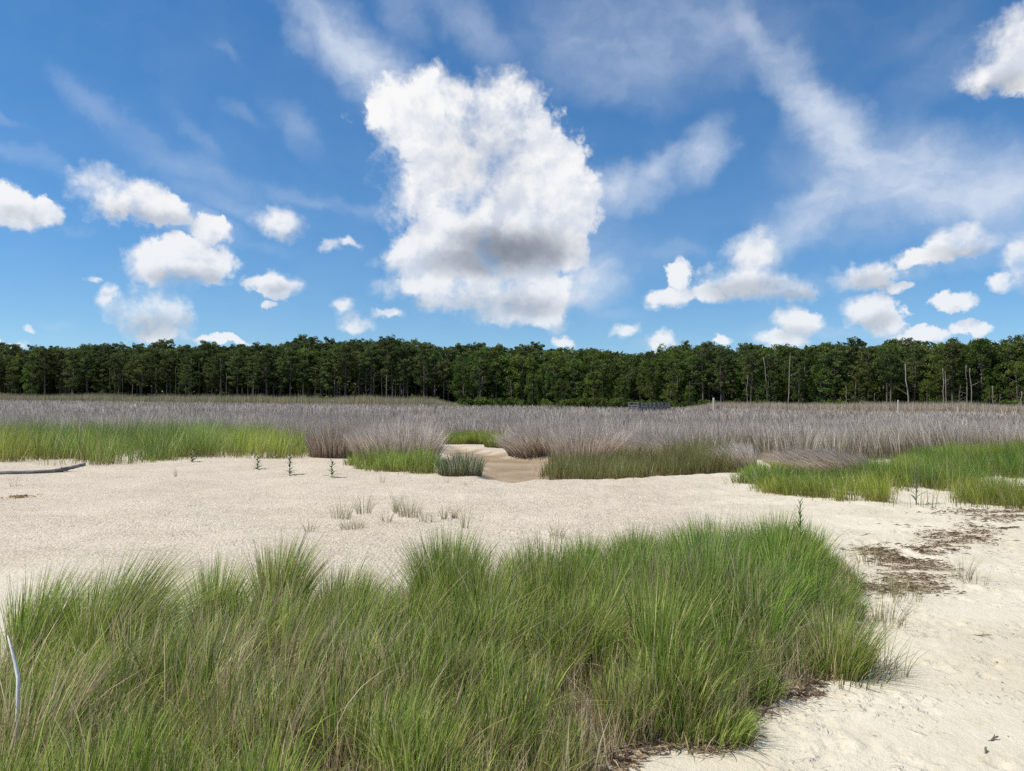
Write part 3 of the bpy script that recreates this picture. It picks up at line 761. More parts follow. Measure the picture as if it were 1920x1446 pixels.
# grey needle rush of the marsh, thinner on the ground the further it stands
def marsh_rush():
    rng = np.random.default_rng(91)
    Q, W, H, S = [], [], [], []
    for (y0, y1, n, w, seg) in ((17, 30, 66000, 0.019, 3), (30, 48, 42000, 0.032, 3), (48, 90, 46000, 0.060, 2), (90, 245, 66000, 0.12, 2)):
        yy = np.sqrt(rng.uniform(y0 ** 2, y1 ** 2, n)) if y1 < 90 else y0 + (y1 - y0) * rng.uniform(0, 1, n) ** 1.4
        xx = rng.uniform(-0.76, 0.76, n) * (yy + 3)
        q = np.stack([xx, yy], -1)
        # gather into hummocks
        cell = 0.9 if y1 < 60 else 2.0
        g = np.floor(q / cell); jx = hash2(g[:, 0], g[:, 1], 3); jy = hash2(g[:, 0], g[:, 1], 4)
        c = (g + 0.2 + 0.6 * np.stack([jx, jy], -1)) * cell
        q = q + (c - q) * rng.uniform(0, 0.45, (n, 1))
        ok = inside_dist(q[:, 0], q[:, 1], MARSH) > rng.normal(0, 0.12, n)
        q, c = q[ok], c[ok]; m = len(q)
        hum = hash2(np.floor(c[:, 0] / cell), np.floor(c[:, 1] / cell), 5)
        big = fbm(q[:, 0] * 0.11, q[:, 1] * 0.16, 3, 95)
        h = rng.uniform(0.80, 1.18, m) * (0.80 + 0.36 * hum) * (0.78 + 0.44 * big)
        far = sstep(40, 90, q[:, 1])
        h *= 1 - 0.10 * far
        ln = (q - c) / cell * 0.55 + np.array((-0.10, -0.02)) + rng.normal(0, 0.15, (m, 2)) + (np.stack([vnoise(q[:, 0] * 0.3, q[:, 1] * 0.3, 7), vnoise(q[:, 0] * 0.3, q[:, 1] * 0.3, 8)], -1) - 0.5) * 0.5
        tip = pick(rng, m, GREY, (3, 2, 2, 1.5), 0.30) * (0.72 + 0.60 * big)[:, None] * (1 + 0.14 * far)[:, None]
        mid = pick(rng, m, GREY[:2] + BROWN[:1] + [(0.16, 0.16, 0.075)], (2, 2, 1.6, 0.9))
        gr = (rng.uniform(0, 1, m) < 0.30 * (1 - sstep(18, 34, q[:, 1])))[:, None]
        mid = np.where(gr, pick(rng, m, [(0.20, 0.22, 0.075), (0.15, 0.19, 0.06)], (1, 1)), mid)
        root = pick(rng, m, BROWN, (1, 1, 1))
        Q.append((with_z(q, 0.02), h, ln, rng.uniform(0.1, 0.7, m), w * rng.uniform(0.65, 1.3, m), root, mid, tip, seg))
    near = [np.concatenate([Q[0][j], Q[1][j]]) for j in range(8)]
    far = [np.concatenate([Q[2][j], Q[3][j]]) for j in range(8)]
    o = blade_mesh('marsh_rush', *near, M_RUSH, 3, rng=rng, mid_at=0.5)
    tag(o, 'grey-brown needle rush filling the near marsh behind the green belts', 'rush', kind='stuff')
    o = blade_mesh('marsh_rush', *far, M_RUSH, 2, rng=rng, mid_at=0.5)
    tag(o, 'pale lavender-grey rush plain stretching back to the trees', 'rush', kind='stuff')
marsh_rush()

# rush mounds that stand out along the front of the marsh
MOUNDS = [
    (745, 868, 5200, 1.12, 1.10, (-0.05, -0.05), 0.55, GREY, 'pale grey rush mound behind the yellow-green patch at centre left'),
    (1010, 858, 4200, 0.95, 1.00, (-0.35, -0.10), 0.75, GREY, 'grey rush mound fanning left over the creek bank'),
    (1100, 858, 4600, 1.05, 1.05, (0.05, -0.10), 0.55, GREY, 'tall brown-grey rush mound above the creek right of the fanning one'),
    (1235, 862, 4200, 0.95, 1.00, (-0.70, -0.10), 0.5, GREY, 'swirled rush mound combed flat to the left behind the olive strip'),
    (1385, 884, 1800, 0.80, 0.45, (-0.50, -0.05), 0.35, GREY[:1] + GREY[2:3], 'whitish leaning rush spray at the end of the olive strip'),
    (1545, 884, 5200, 0.75, 1.15, (-0.95, -0.15), 0.35, [GREY[0], GREY[1], GREY[3]], 'flattened brown rush mat lying left of the lime meadow'),
    (640, 856, 3600, 1.00, 0.95, (0.05, 0.0), 0.45, [GREY[1], GREY[3], (0.24, 0.19, 0.15)], 'dark brown rush stand left of the pale rush mound'),
]
for i, (px, py, n, h, rad, ln, fan, cols, lab) in enumerate(MOUNDS):
    tuft('rush_mound', px, py, int(n * 0.7), h, rad, lab, 'rush mounds along the marsh front', cols, [1] * len(cols), ln, fan, 0.018, M_RUSH, 200 + i, BROWN, 'rush mound', 3, 0.04)
tuft('rush_tuft', 862, 890, 1500, 0.55, 0.50, 'separate rush tuft with green base and grey tips at the creek edge', 'rush mounds along the marsh front',
     [(0.10, 0.17, 0.045), (0.13, 0.18, 0.05), GREY[0], GREY[2]], (4, 3, 1.2, 1), (0.0, 0.0), 0.45, 0.010, M_RUSH, 220, [(0.12, 0.10, 0.05)], 'rush tuft', 3, 0.03)
for i, (px, py, n, h, rad, lab) in enumerate([
        (850, 832, 1700, 0.62, 0.85, 'yellow-green tussock on the far creek bank, left of three'),
        (895, 832, 1900, 0.68, 0.75, 'yellow-green tussock on the far creek bank, middle of three'),
        (938, 839, 1700, 0.64, 0.60, 'round lime tussock on the far creek bank, right of three')]):
    tuft('lime_tussock', px, py, n, h, rad, lab, 'lime tussocks on the far creek bank', LIME, (2, 2, 2, 1), (0.0, -0.05), 0.7, 0.013, None, 230 + i, ROOTG, 'grass tussock', 3, 0.06)

# ------------------------------------------------------------------ forest on the far side of the marsh
def tube(path, radii, sides=6, cap=True, wob=0.0, rng=RNG):
    """verts and faces of a tapered tube along a polyline"""
    path = np.asarray(path, float); n = len(path)
    V, F = [], []
    for i in range(n):
        d = path[min(i + 1, n - 1)] - path[max(i - 1, 0)]
        d = d / (np.linalg.norm(d) + 1e-9)
        ref = np.array((0, 0, 1.0)) if abs(d[2]) < 0.9 else np.array((1.0, 0, 0))
        u = np.cross(d, ref); u /= np.linalg.norm(u); v = np.cross(d, u)
        for s in range(sides):
            a = 2 * math.pi * s / sides
            r = radii[i] * (1 + (rng.uniform(-wob, wob) if wob else 0))
            V.append(path[i] + (u * math.cos(a) + v * math.sin(a)) * r)
    for i in range(n - 1):
        for s in range(sides):
            a, b = i * sides + s, i * sides + (s + 1) % sides
            F.append([a, b, b + sides, a + sides])
    if cap:
        F.append(list(range(sides))[::-1]); F.append(list(range((n - 1) * sides, n * sides)))
    return V, F

def join(parts):
    V, F = [], []
    for v, f in parts:
        o = len(V); V += list(v); F += [[i + o for i in q] for q in f]
    return np.array(V), F

def foliage(cen, rad, per, size, rng, flat=1.0):
    """leaf-sized triangles spread through clumps"""
    nc = len(cen)
    d = rng.normal(0, 1, (nc, per, 3)); d /= np.linalg.norm(d, axis=2, keepdims=True)
    r = rng.uniform(0.35, 1.0, (nc, per, 1)) ** 0.6
    c = (cen[:, None, :] + d * r * rad[:, None, :]).reshape(-1, 3)
    n = len(c)
    a = rng.normal(0, 1, (n, 3)); a[:, 2] *= flat; a /= np.linalg.norm(a, axis=1, keepdims=True)
    b = rng.normal(0, 1, (n, 3)); b -= a * np.sum(a * b, 1, keepdims=True); b /= np.linalg.norm(b, axis=1, keepdims=True)
    s = (size * rng.uniform(0.6, 1.4, n))[:, None]
    V = np.stack([c + a * s, c - a * s * 0.6 + b * s * 0.55, c - a * s * 0.6 - b * s * 0.55], 1).reshape(-1, 3)
    return V, np.arange(n * 3).reshape(-1, 3)

def detached_mesh(o):
    me = o.data
    bpy.data.objects.remove(o)
    return me

def pine_meshes(seed):
    """trunk and crown meshes of a tall pine, unit height"""
    rng = np.random.default_rng(300 + seed)
    H = 15.0
    start = rng.uniform(0.34, 0.56) if seed % 2 else rng.uniform(0.24, 0.36)
    bend = rng.uniform(-0.5, 0.5, 2)
    zs = np.linspace(0, 0.97, 7)
    axis = lambda t: np.array((bend[0] * math.sin(t * 2.4) * t, bend[1] * math.sin(t * 2.0) * t, t * H))
    parts = [tube([axis(t) for t in zs], [0.23 * (1 - 0.82 * t) + 0.02 for t in zs], 6)]
    cen, rad = [], []
    nb = 58
    for i in range(nb):
        t = start + (0.97 - start) * (i + rng.uniform(0, 1)) / nb
        u = (t - start) / (1 - start)
        R = (1.1 + 2.3 * math.sin(min(1.0, u * 1.15 + 0.12) * math.pi * 0.86)) * rng.uniform(0.55, 1.12)
        a = rng.uniform(0, 2 * math.pi)
        p0 = axis(t); tip = p0 + np.array((math.cos(a) * R, math.sin(a) * R, R * rng.uniform(0.05, 0.35)))
        parts.append(tube([p0, (p0 + tip) / 2 + np.array((0, 0, -0.1)), tip], [0.06, 0.04, 0.015], 3, False))
        for f in (0.62, 1.0):
            if f < 1 and R < 1.2: continue
            cen.append(p0 + (tip - p0) * f + rng.normal(0, 0.15, 3)); q = rng.uniform(0.36, 0.74)
            rad.append((q, q, q * 0.60))
    cen.append(axis(0.985)); rad.append((0.55, 0.55, 0.8))
    for i in range(rng.integers(3, 7)):                  # dead lower limbs
        t = rng.uniform(0.22, start); a = rng.uniform(0, 2 * math.pi); R = rng.uniform(0.5, 1.6)
        p0 = axis(t); parts.append(tube([p0, p0 + np.array((math.cos(a) * R, math.sin(a) * R, R * 0.15))], [0.04, 0.012], 3, False))
    V, F = join(parts)
    tm = detached_mesh(mesh_object('pine_trunk', V / H, F, M_BARK))
    V, F = foliage(np.array(cen), np.array(rad), 60, 0.175, rng)
    return tm, detached_mesh(mesh_object('pine_crown', V / H, F, M_PINE))

def broad_meshes(seed):
    rng = np.random.default_rng(400 + seed)
    H = 12.0
    low = rng.uniform(0.10, 0.24)
    ax = rng.uniform(-0.4, 0.4, 2)
    zs = np.linspace(0, 0.8, 5)
    axis = lambda t: np.array((ax[0] * t * 2, ax[1] * t * 2, t * H))
    parts = [tube([axis(t) for t in zs], [0.24 * (1 - t) + 0.03 for t in zs], 6)]
    cen, rad = [], []
    for i in range(88):
        t = low + (0.97 - low) * rng.uniform(0, 1) ** 0.9
        u = (t - low) / (1 - low)
        R = 3.5 * math.sqrt(max(0.04, math.sin(min(1, u * 0.9 + 0.10) * math.pi))) * rng.uniform(0.55, 1.05)
        a = rng.uniform(0, 2 * math.pi)
        p0 = axis(max(0.1, t - 0.12)); tip = np.array((ax[0], ax[1], 0)) + np.array((math.cos(a) * R, math.sin(a) * R, t * H))
        if i % 3 == 0: parts.append(tube([p0, tip], [0.07, 0.02], 3, False))
        q = rng.uniform(0.45, 0.95); cen.append(tip); rad.append((q, q, q * 0.72))
    V, F = join(parts)
    tm = detached_mesh(mesh_object('broadleaf_trunk', V / H, F, M_BARK))
    V, F = foliage(np.array(cen), np.array(rad), 66, 0.18, rng)
    return tm, detached_mesh(mesh_object('broadleaf_crown', V / H, F, M_BROAD))

def shrub_mesh(seed):
    rng = np.random.default_rng(500 + seed)
    n = 18
    a = rng.uniform(0, 2 * math.pi, n); r = 1.3 * np.sqrt(rng.uniform(0, 1, n)); z = rng.uniform(0.25, 1.9, n) * (1.15 - r / 2.2)
    cen = np.stack([np.cos(a) * r, np.sin(a) * r, z], -1); q = rng.uniform(0.35, 0.65, n)
    V, F = foliage(cen, np.stack([q, q, q * 0.8], -1), 60, 0.15, rng)
    sv, sf = join([tube([(0, 0, 0), c * 0.9], [0.04, 0.01], 3, False) for c in cen[:7]])
    return detached_mesh(mesh_object('shrub_leaves', V, F, M_BROAD)), detached_mesh(mesh_object('shrub_stems', sv, sf, M_BARK))

PINES = [pine_meshes(i) for i in range(7)]
BROADS = [broad_meshes(i) for i in range(6)]
SHRUBS = [shrub_mesh(i) for i in range(4)]

CAM_INV = CAM_M.inverted()
def to_px(x, y, z):
    v = CAM_INV @ Vector((x, y, z))
    return CX + F_PX * v.x / -v.z, CY - F_PX * v.y / -v.z

SKYLINE = np.array([(-300, 648), (0, 650), (60, 652), (120, 650), (190, 644), (240, 650), (300, 647), (360, 650), (400, 646), (480, 650), (520, 643), (565, 638), (620, 642), (690, 634),
                    (745, 634), (790, 643), (850, 648), (875, 641), (920, 645), (960, 650), (1010, 648), (1100, 650), (1150, 655), (1195, 660), (1240, 652), (1290, 646), (1330, 642),
                    (1370, 652), (1410, 642), (1460, 645), (1500, 652), (1560, 638), (1600, 644), (1650, 646), (1710, 637), (1760, 640), (1830, 633), (1880, 638), (1920, 630), (2300, 634)], float)
EDGE = np.array([(-205, 250), (-150, 232), (-90, 210), (-40, 192), (20, 170), (70, 150), (115, 132), (150, 112)], float)
def edge_point(s):
    seg = np.diff(EDGE, axis=0); L = np.hypot(seg[:, 0], seg[:, 1]); cum = np.concatenate([[0], np.cumsum(L)])
    s = min(max(s, 0), cum[-1] - 1e-6); i = int(np.searchsorted(cum, s, 'right') - 1)
    t = (s - cum[i]) / L[i]
    d = seg[i] / L[i]
    return EDGE[i] + seg[i] * t, np.array((-d[1], d[0])), cum[-1]
def top_at(x, y):
    """how high a tree must stand at (x, y) to touch the skyline"""
    px, _ = to_px(x, y, 5.0)
    ty = np.interp(px, SKYLINE[:, 0], SKYLINE[:, 1])
    p0 = to_px(x, y, 0.0)[1]; p1 = to_px(x, y, 10.0)[1]
    return (p0 - ty) / (p0 - p1) * 10.0, px

SECTIONS = [(330, 'at the far left end above the tan reeds'), (620, 'left of centre, left of the close bare trunks'), (860, 'among the close bare trunks under the big cloud'),
            (1170, 'in the leafy middle, left of the wooden boardwalk'), (1440, 'behind and just right of the wooden boardwalk'), (1690, 'between the tall bare trunk and the leaning trunk'),
            (9999, 'at the far right end past the leaning trunk')]
ROWNAMES = ['front-row', 'second-row', 'middle-row', 'back-row', 'skyline']
def section(px):
    for lim, s in SECTIONS:
        if px < lim: return s

def add_tree(kind, x, y, h, rz, wid, label, group):
    trunk, crown = kind
    nm = 'pine_tree' if kind in PINES else 'broadleaf_tree'
    o = empty(nm, (x, y, -0.45 if y > 60 else 0.0), rz)
    o.scale = (h * wid, h * wid, h + 0.45)
    for mname, me in (('trunk', trunk), ('crown', crown)):
        c = bpy.data.objects.new(mname, me); COL.objects.link(c); c.parent = o
    tag(o, label, 'tree', group)
    return o

ORD = ['first', 'second', 'third', 'fourth', 'fifth', 'sixth', 'seventh', 'eighth', 'ninth', 'tenth', 'eleventh', 'twelfth', 'thirteenth', 'fourteenth', 'fifteenth', 'sixteenth',
       'seventeenth', 'eighteenth', 'nineteenth', 'twentieth']
PLACES = ['over the left tan reeds', 'left of the close bare trunks', 'among the close bare trunks', 'in the leafy middle', 'behind the boardwalk', 'right of the tall bare trunk', 'past the leaning trunk']
def place_of(px):
    return next(i for i, (lim, _) in enumerate(SECTIONS) if px < lim)

def plant_forest():
    rng = np.random.default_rng(77)
    total = edge_point(0)[2]
    rows = [(0.0, 4.9, (0.66, 0.97)), (4.5, 5.2, (0.80, 1.00)), (9.5, 5.4, (0.88, 1.03)), (15.0, 5.8, (0.88, 1.05)), (21.0, 6.2, (0.90, 1.10))]
    plan = []
    for ri, (depth, step, (h0, h1)) in enumerate(rows):
        s = rng.uniform(0, 2)
        while s < total:
            p, nrm, _ = edge_point(s)
            x, y = p + nrm * (depth + rng.uniform(-1.6, 1.6))
            top, px = top_at(x, y)
            s += step * rng.uniform(0.6, 1.4)
            if px < -60 or px > 1985: continue
            if px < 860: pb = 0.10 if ri else 0.26
            elif px < 1300: pb = 0.80 if ri < 2 else 0.55
            else: pb = 0.50 if ri < 2 else 0.35
            bare = 640 < px < 850 and ri < 2
            broad = rng.uniform() < pb and not bare
            h = top * rng.uniform(h0, h1)
            if broad and ri == 0: h *= rng.uniform(0.50, 0.92)
            if broad: kind = BROADS[rng.integers(len(BROADS))]
            else: kind = PINES[1 + 2 * rng.integers(len(PINES) // 2)] if bare else PINES[rng.integers(len(PINES))]
            plan.append((ri, broad, px, x, y, h, kind, rng.uniform(0, 6.28), rng.uniform(0.8, 1.25)))
    plan.sort(key=lambda t: t[2])
    count = {}
    for (ri, broad, px, x, y, h, kind, rz, w) in plan:
        k = (ri, broad, place_of(px)); count[k] = count.get(k, -1) + 1
        sp = 'broadleaf tree' if broad else 'pine'
        where = PLACES[k[2]]
        lab = f'{ORD[count[k]]} {ROWNAMES[ri]} {sp} from the left {where}'
        add_tree(kind, x, y, h, rz, w, lab, f'{ROWNAMES[ri]} {sp}s {where}')
    # the wood goes on behind: a mass of crowns nobody could count
    n = 90000
    S = rng.uniform(0, total, n)
    seg = np.array([np.concatenate(edge_point(v)[:2]) for v in np.linspace(0, total, 400)])
    k = (S / total * 399).astype(int)
    dep = rng.uniform(25, 40, n)
    xy = seg[k, :2] + seg[k, 2:] * dep[:, None]
    tops = np.array([top_at(a[0], a[1])[0] for a in (seg[:, :2] + seg[:, 2:] * 32)])[k]
    z = rng.uniform(0, 1, n) ** 2.0 * 0.93 * tops
    V, F = foliage(np.concatenate([xy, z[:, None]], 1), np.full((n, 3), 0.5), 1, 0.95, rng)
    o = mesh_object('far_wood', V, F, M_PINE)
    tag(o, 'dark depth of the pine wood behind the front rows of trees', 'woodland', kind='stuff')
    # shrubs at the foot of the trees
    s, num = 0, {}
    while s < total:
        p, nrm, _ = edge_point(s)
        x, y = p + nrm * rng.uniform(-4.5, -2.0)
        _, px = top_at(x, y)
        dense = 1.0 if 840 < px < 1340 else 0.55
        s += rng.uniform(2.2, 4.2) / dense
        if px < -40 or px > 1960: continue
        j = rng.integers(len(SHRUBS))
        o = empty('shrub', (x, y, -0.42), rng.uniform(0, 6.28))
        sc = rng.uniform(0.9, 1.6); o.scale = (sc * rng.uniform(0.9, 1.4), sc, sc)
        for mname, me in zip(('foliage', 'stem'), SHRUBS[j]):
            c = bpy.data.objects.new(mname, me); COL.objects.link(c); c.parent = o
        ps = place_of(px); num[ps] = num.get(ps, -1) + 1
        tag(o, f'{ORD[num[ps]]} low shrub from the left {PLACES[ps]}', 'shrub', f'shrubs at the forest foot {PLACES[ps]}')
plant_forest()

def far_at(px, D, z):
    """world point at depth D on the column of the photo at px"""
    d = ray(px, 748.0); t = D / d.y
    return np.array((d.x * t, D, z))

def edge_depth(px):
    best = None
    for v in np.linspace(0, edge_point(0)[2], 300):
        p = edge_point(v)[0]; q = to_px(p[0], p[1], 1.0)[0]
        if best is None or abs(q - px) < best[0]: best = (abs(q - px), p[1])
    return best[1]

def reeds(name, px0, px1, n, back, front, h0, h1, cols, label, seed):
    rng = np.random.default_rng(seed)
    px = rng.uniform(px0, px1, n); pxs = np.linspace(px0, px1, 40); D = np.interp(px, pxs, [edge_depth(p) for p in pxs])
    D = D - rng.uniform(back, front, n)
    d = np.array([tuple(ray(p, 748.0)) for p in px]); q = np.stack([d[:, 0] / d[:, 1] * D, D], -1)
    h = rng.uniform(h0, h1, n) * (0.7 + 0.6 * fbm(q[:, 0] * 0.15, q[:, 1] * 0.15, 2, seed))
    edge = np.minimum(px - px0, px1 - px); h *= 0.5 + 0.5 * sstep(0, 60, edge)
    c = pick(rng, n, cols, [1] * len(cols))
    o = blade_mesh(name, with_z(q, 0.03), h, rng.normal(0, 0.10, (n, 2)), rng.uniform(0.1, 0.8, n), rng.uniform(0.04, 0.09, n), c * 0.75, c, c * 1.15, M_RUSH, 2, rng=rng)
    tag(o, label, 'reeds', kind='stuff')
reeds('reed_bed', -60, 860, 22000, 5, 24, 1.8, 2.8, [(0.46, 0.38, 0.27), (0.34, 0.32, 0.15), (0.54, 0.45, 0.33), (0.26, 0.28, 0.10)], 'tan and olive reed bed along the left forest foot', 801)
reeds('reed_bed', 1290, 1990, 20000, 4, 24, 1.6, 2.3, [(0.58, 0.47, 0.36), (0.48, 0.38, 0.29), (0.64, 0.54, 0.42), (0.36, 0.32, 0.18)], 'pinkish tan reed bed along the right forest foot', 802)

# bare trunks and dead wood at the forest edge: px, px of top, top y, in front of edge (m), radius
def snag(name, px, ptx, top_y, ahead, r, branches, mat, label, category, seed, group=None):
    rng = np.random.default_rng(900 + seed)
    D = edge_depth(px) - ahead
    p = far_at(px, D, -0.45)
    y0 = to_px(*p)[1]
    hgt = (y0 - top_y) * D / F_PX
    dx = (ptx - px) * D / F_PX
    n = 7
    path = [(dx * (i / (n - 1)) ** 1.6 + (0 if i == 0 else rng.normal(0, 0.07)), rng.normal(0, 0.05) * (i > 0), hgt * i / (n - 1)) for i in range(n)]
    root = empty(name, tuple(p))
    r *= 0.75
    V, F = join([tube(path, [r * (1 - 0.6 * i / (n - 1)) for i in range(n)], 7)])
    mesh_object('trunk', V, F, mat, root, smooth=True)
    for b in range(branches):
        t = rng.uniform(0.35, 0.97); i = t * (n - 1); a = np.array(path[int(i)]); c = np.array(path[min(int(i) + 1, n - 1)])
        s0 = a + (c - a) * (i - int(i)); ang = rng.uniform(-0.6, 0.6) + (math.pi if rng.uniform() < 0.5 else 0); L = rng.uniform(0.12, 0.30) * hgt * (1.2 - t)
        e = s0 + np.array((math.cos(ang) * L, math.sin(ang) * L, L * rng.uniform(0.2, 0.9)))
        e2 = e + np.array((math.cos(ang + 0.4) * L * 0.5, 0.1, L * 0.5))
        V, F = join([tube([s0, e, e2], [r * 0.35, r * 0.2, r * 0.06], 4, False)])
        mesh_object('branch', V, F, mat, root)
    return tag(root, label, category, group)
snag('bare_trunk', 1478, 1481, 666, 3, 0.15, 3, M_PALEBARK, 'tall pale bare pine trunk right of the boardwalk', 'dead tree', 1)
snag('bare_trunk', 1704, 1697, 682, 3, 0.22, 2, M_PALEBARK, 'thick pale trunk leaning left at the right forest edge', 'dead tree', 2)
snag('bare_trunk', 1769, 1768, 690, 3, 0.13, 2, M_PALEBARK, 'left of two close bare trunks at the right forest edge', 'dead tree', 3)
snag('bare_trunk', 1773, 1773, 696, 3.5, 0.12, 1, M_PALEBARK, 'right of two close bare trunks at the right forest edge', 'dead tree', 4)
snag('bare_trunk', 1813, 1812, 684, 2, 0.12, 1, M_PALEBARK, 'slim bare trunk right of the two close ones', 'dead tree', 5)
snag('bare_trunk', 1823, 1819, 690, 2, 0.13, 2, M_PALEBARK, 'crooked bare trunk beside the rightmost slim one', 'dead tree', 6)
snag('bare_trunk', 1439, 1432, 670, 1, 0.14, 2, M_PALEBARK, 'pale slanting trunk left of the tall bare pine trunk', 'dead tree', 7)
snag('bare_trunk', 1862, 1861, 724, 4, 0.13, 2, M_PALEBARK, 'short bare stem under the far right trees', 'dead tree', 8)
snag('bare_trunk', 1915, 1916, 734, 6, 0.16, 4, M_PALEBARK, 'forked dead stub at the right edge of the photo', 'dead tree', 9)
snag('bare_trunk', 1638, 1640, 737, 7, 0.07, 1, M_PALEBARK, 'thin leaning dead pole in the right reeds', 'dead tree', 10)
snag('bare_trunk', 1586, 1587, 724, 4, 0.09, 1, M_PALEBARK, 'thin grey dead stem at the reed edge right of the tall trunk', 'dead tree', 11)
snag('bare_trunk', 1401, 1401, 704, 2, 0.11, 1, M_PALEBARK, 'slim straight bare stem behind the short white post', 'dead tree', 12)
snag('dead_tree', 899, 905, 706, 2, 0.09, 9, M_PALEBARK, 'bleached many-branched dead tree in the leafy middle', 'dead tree', 13)
snag('dead_tree', 960, 957, 712, 1.5, 0.08, 8, M_PALEBARK, 'dead twiggy tree right of the bleached branched one', 'dead tree', 14)
snag('dead_tree', 1797, 1800, 722, 4, 0.07, 10, M_PALEBARK, 'dead twiggy bush before the far right trees', 'dead tree', 15)
snag('dead_tree', 1876, 1874, 738, 14, 0.06, 6, M_PALEBARK, 'small dark dead bush standing out of the right reeds', 'dead tree', 16)
stems = {}
for i, (px, top) in enumerate([(112, 690), (120, 684), (130, 676), (134, 672), (205, 690), (215, 694), (230, 690), (292, 690), (330, 690), (358, 672), (374, 680), (414, 672),
                               (424, 700), (464, 690), (500, 700), (592, 690), (612, 700), (632, 690), (637, 688), (650, 706), (672, 700), (687, 690), (700, 700), (716, 694), (735, 690), (742, 700), (752, 704),
                               (764, 700), (1270, 705), (1293, 715)]):
    ps = place_of(px); stems[ps] = stems.get(ps, -1) + 1
    snag('bare_trunk', px, px + random.uniform(-1.5, 1.5), top, 0.4 + (i % 3) * 0.5, 0.115, 1, M_PALEBARK if i % 3 == 0 else M_BARK,
         f'{ORD[stems[ps]]} thin bare stem from the left {PLACES[ps]}', 'dead tree', 40 + i, f'thin bare stems {PLACES[ps]}')

# posts standing in the marsh
def post(px, base_y, top_y, D, w, label):
    p = far_at(px, D, -0.45)
    top = CAM_Z - (top_y - to_px(p[0], D, CAM_Z)[1]) * D / F_PX
    h = top + 0.45
    V, F = join([tube([(0, 0, 0), (0.01, 0, h * 0.5), (0.02, 0.01, h - 0.05), (0.02, 0.01, h)], [w, w * 0.97, w * 0.95, w * 0.78], 8, True, 0.06)])
    o = mesh_object('marsh_post', V, F, M_POST)
    o.location = tuple(p)
    tag(o, label, 'post', 'wooden posts in the reeds')
post(1338, 766, 746, 118, 0.16, 'pale thick wooden post in the reeds right of the boardwalk')
post(1684, 768, 750, 112, 0.11, 'slim pale wooden post in the reeds left of the leaning trunk')

def boardwalk():
    D = 108.0
    a = far_at(1180, D, 0); b = far_at(1197, D - 0.5, 0); e = far_at(1256, D + 17.0, 0)
    root = empty('boardwalk', (a[0], a[1], -0.45))
    o0 = np.array((a[0], a[1], -0.45))
    def beam(name, p, q, w, h):
        p, q = np.asarray(p) - o0, np.asarray(q) - o0
        d = (q - p); L = np.linalg.norm(d); d /= L
        up = np.array((0, 0, 1.0)) if abs(d[2]) < 0.9 else np.array((0, 1.0, 0))
        s = np.cross(d, up); s /= np.linalg.norm(s); u = np.cross(s, d)
        V = [c + s * i * w / 2 + u * j * h / 2 for c in (p, q) for i, j in ((-1, -1), (1, -1), (1, 1), (-1, 1))]
        F = [[0, 3, 2, 1], [4, 5, 6, 7], [0, 1, 5, 4], [1, 2, 6, 5], [2, 3, 7, 6], [3, 0, 4, 7]]
        return mesh_object(name, np.array(V), F, M_DECK, root)
    zd, zm, zt = 0.52, 0.96, 1.34
    back = np.array((0.2, 2.0, 0))                      # far side of the walkway
    def at(p, z): return np.array((p[0], p[1], z))
    side = (e - b); n = 9
    V = np.array([at(a, zd), at(b, zd), at(e, zd), at(e + back, zd), at(a + back, zd)]) - o0
    V = np.concatenate([V, V - np.array((0, 0, 0.12))])
    F = [[0, 1, 2, 3, 4], [9, 8, 7, 6, 5]] + [[i, (i + 5), (i + 1) % 5 + 5, (i + 1) % 5] for i in range(5)]
    mesh_object('deck', V, F, M_DECK, root)
    for p in (a, (a + b) / 2, a + back):
        beam('post', at(p, -0.45), at(p, zt), 0.12, 0.12)
    for i in range(n):
        p = b + side * i / (n - 1)
        beam('post', at(p, -0.45), at(p, zt), 0.15, 0.15)
        q = p + back; beam('post', at(q, -0.45), at(q, zt), 0.13, 0.13)
    for z, nm, w, hh in ((zt + 0.03, 'top_rail', 0.20, 0.06), (zm, 'middle_rail', 0.05, 0.13), (zd + 0.10, 'lower_rail', 0.05, 0.16)):
        for (p, q) in ((a, b), (b, e), (a + back, e + back), (a, a + back)):
            beam(nm, at(p, z), at(q, z), w, hh)
    tag(root, 'grey weathered wooden boardwalk with railings across the marsh', 'boardwalk')
boardwalk()

# ------------------------------------------------------------------ things lying or growing on the sand
def driftwood():
    pts = [(-60, 893, 0.0), (0, 890, 0.0), (45, 888.5, 0.0), (85, 888, 0.0), (108, 887, 0.012), (128, 885, 0.05), (145, 884, 0.09), (160, 883, 0.13)]
    rr = [0.044, 0.046, 0.040, 0.048, 0.050, 0.047, 0.042, 0.038]
    P = []
    for (px, py, dz), r in zip(pts, rr):
        g = ground_at(px, py); P.append(g + np.array((0, 0, dz + r * 0.72)))
    P = np.array(P); c = P[0] * [1, 1, 0]
    fine, fr = [], []
    for t in np.linspace(0, len(P) - 1, 30):
        i = min(int(t), len(P) - 2); fine.append(P[i] + (P[i + 1] - P[i]) * (t - i)); fr.append(np.interp(t, range(len(rr)), rr) * random.uniform(0.9, 1.1))
    root = empty('driftwood_log', tuple(c))
    V, F = join([tube(np.array(fine) - c, fr, 10, True, 0.07)])
    mesh_object('trunk', V, F, M_DRIFT, root, smooth=True)
    k = np.array(fine[18]) - c
    V, F = join([tube([k, k + np.array((0.02, -0.04, 0.05)), k + np.array((0.05, -0.06, 0.075))], [0.022, 0.017, 0.010], 6)])
    mesh_object('branch_stub', V, F, M_DRIFT, root, smooth=True)
    tag(root, 'grey weathered driftwood log on the sand at the left edge', 'driftwood')
driftwood()

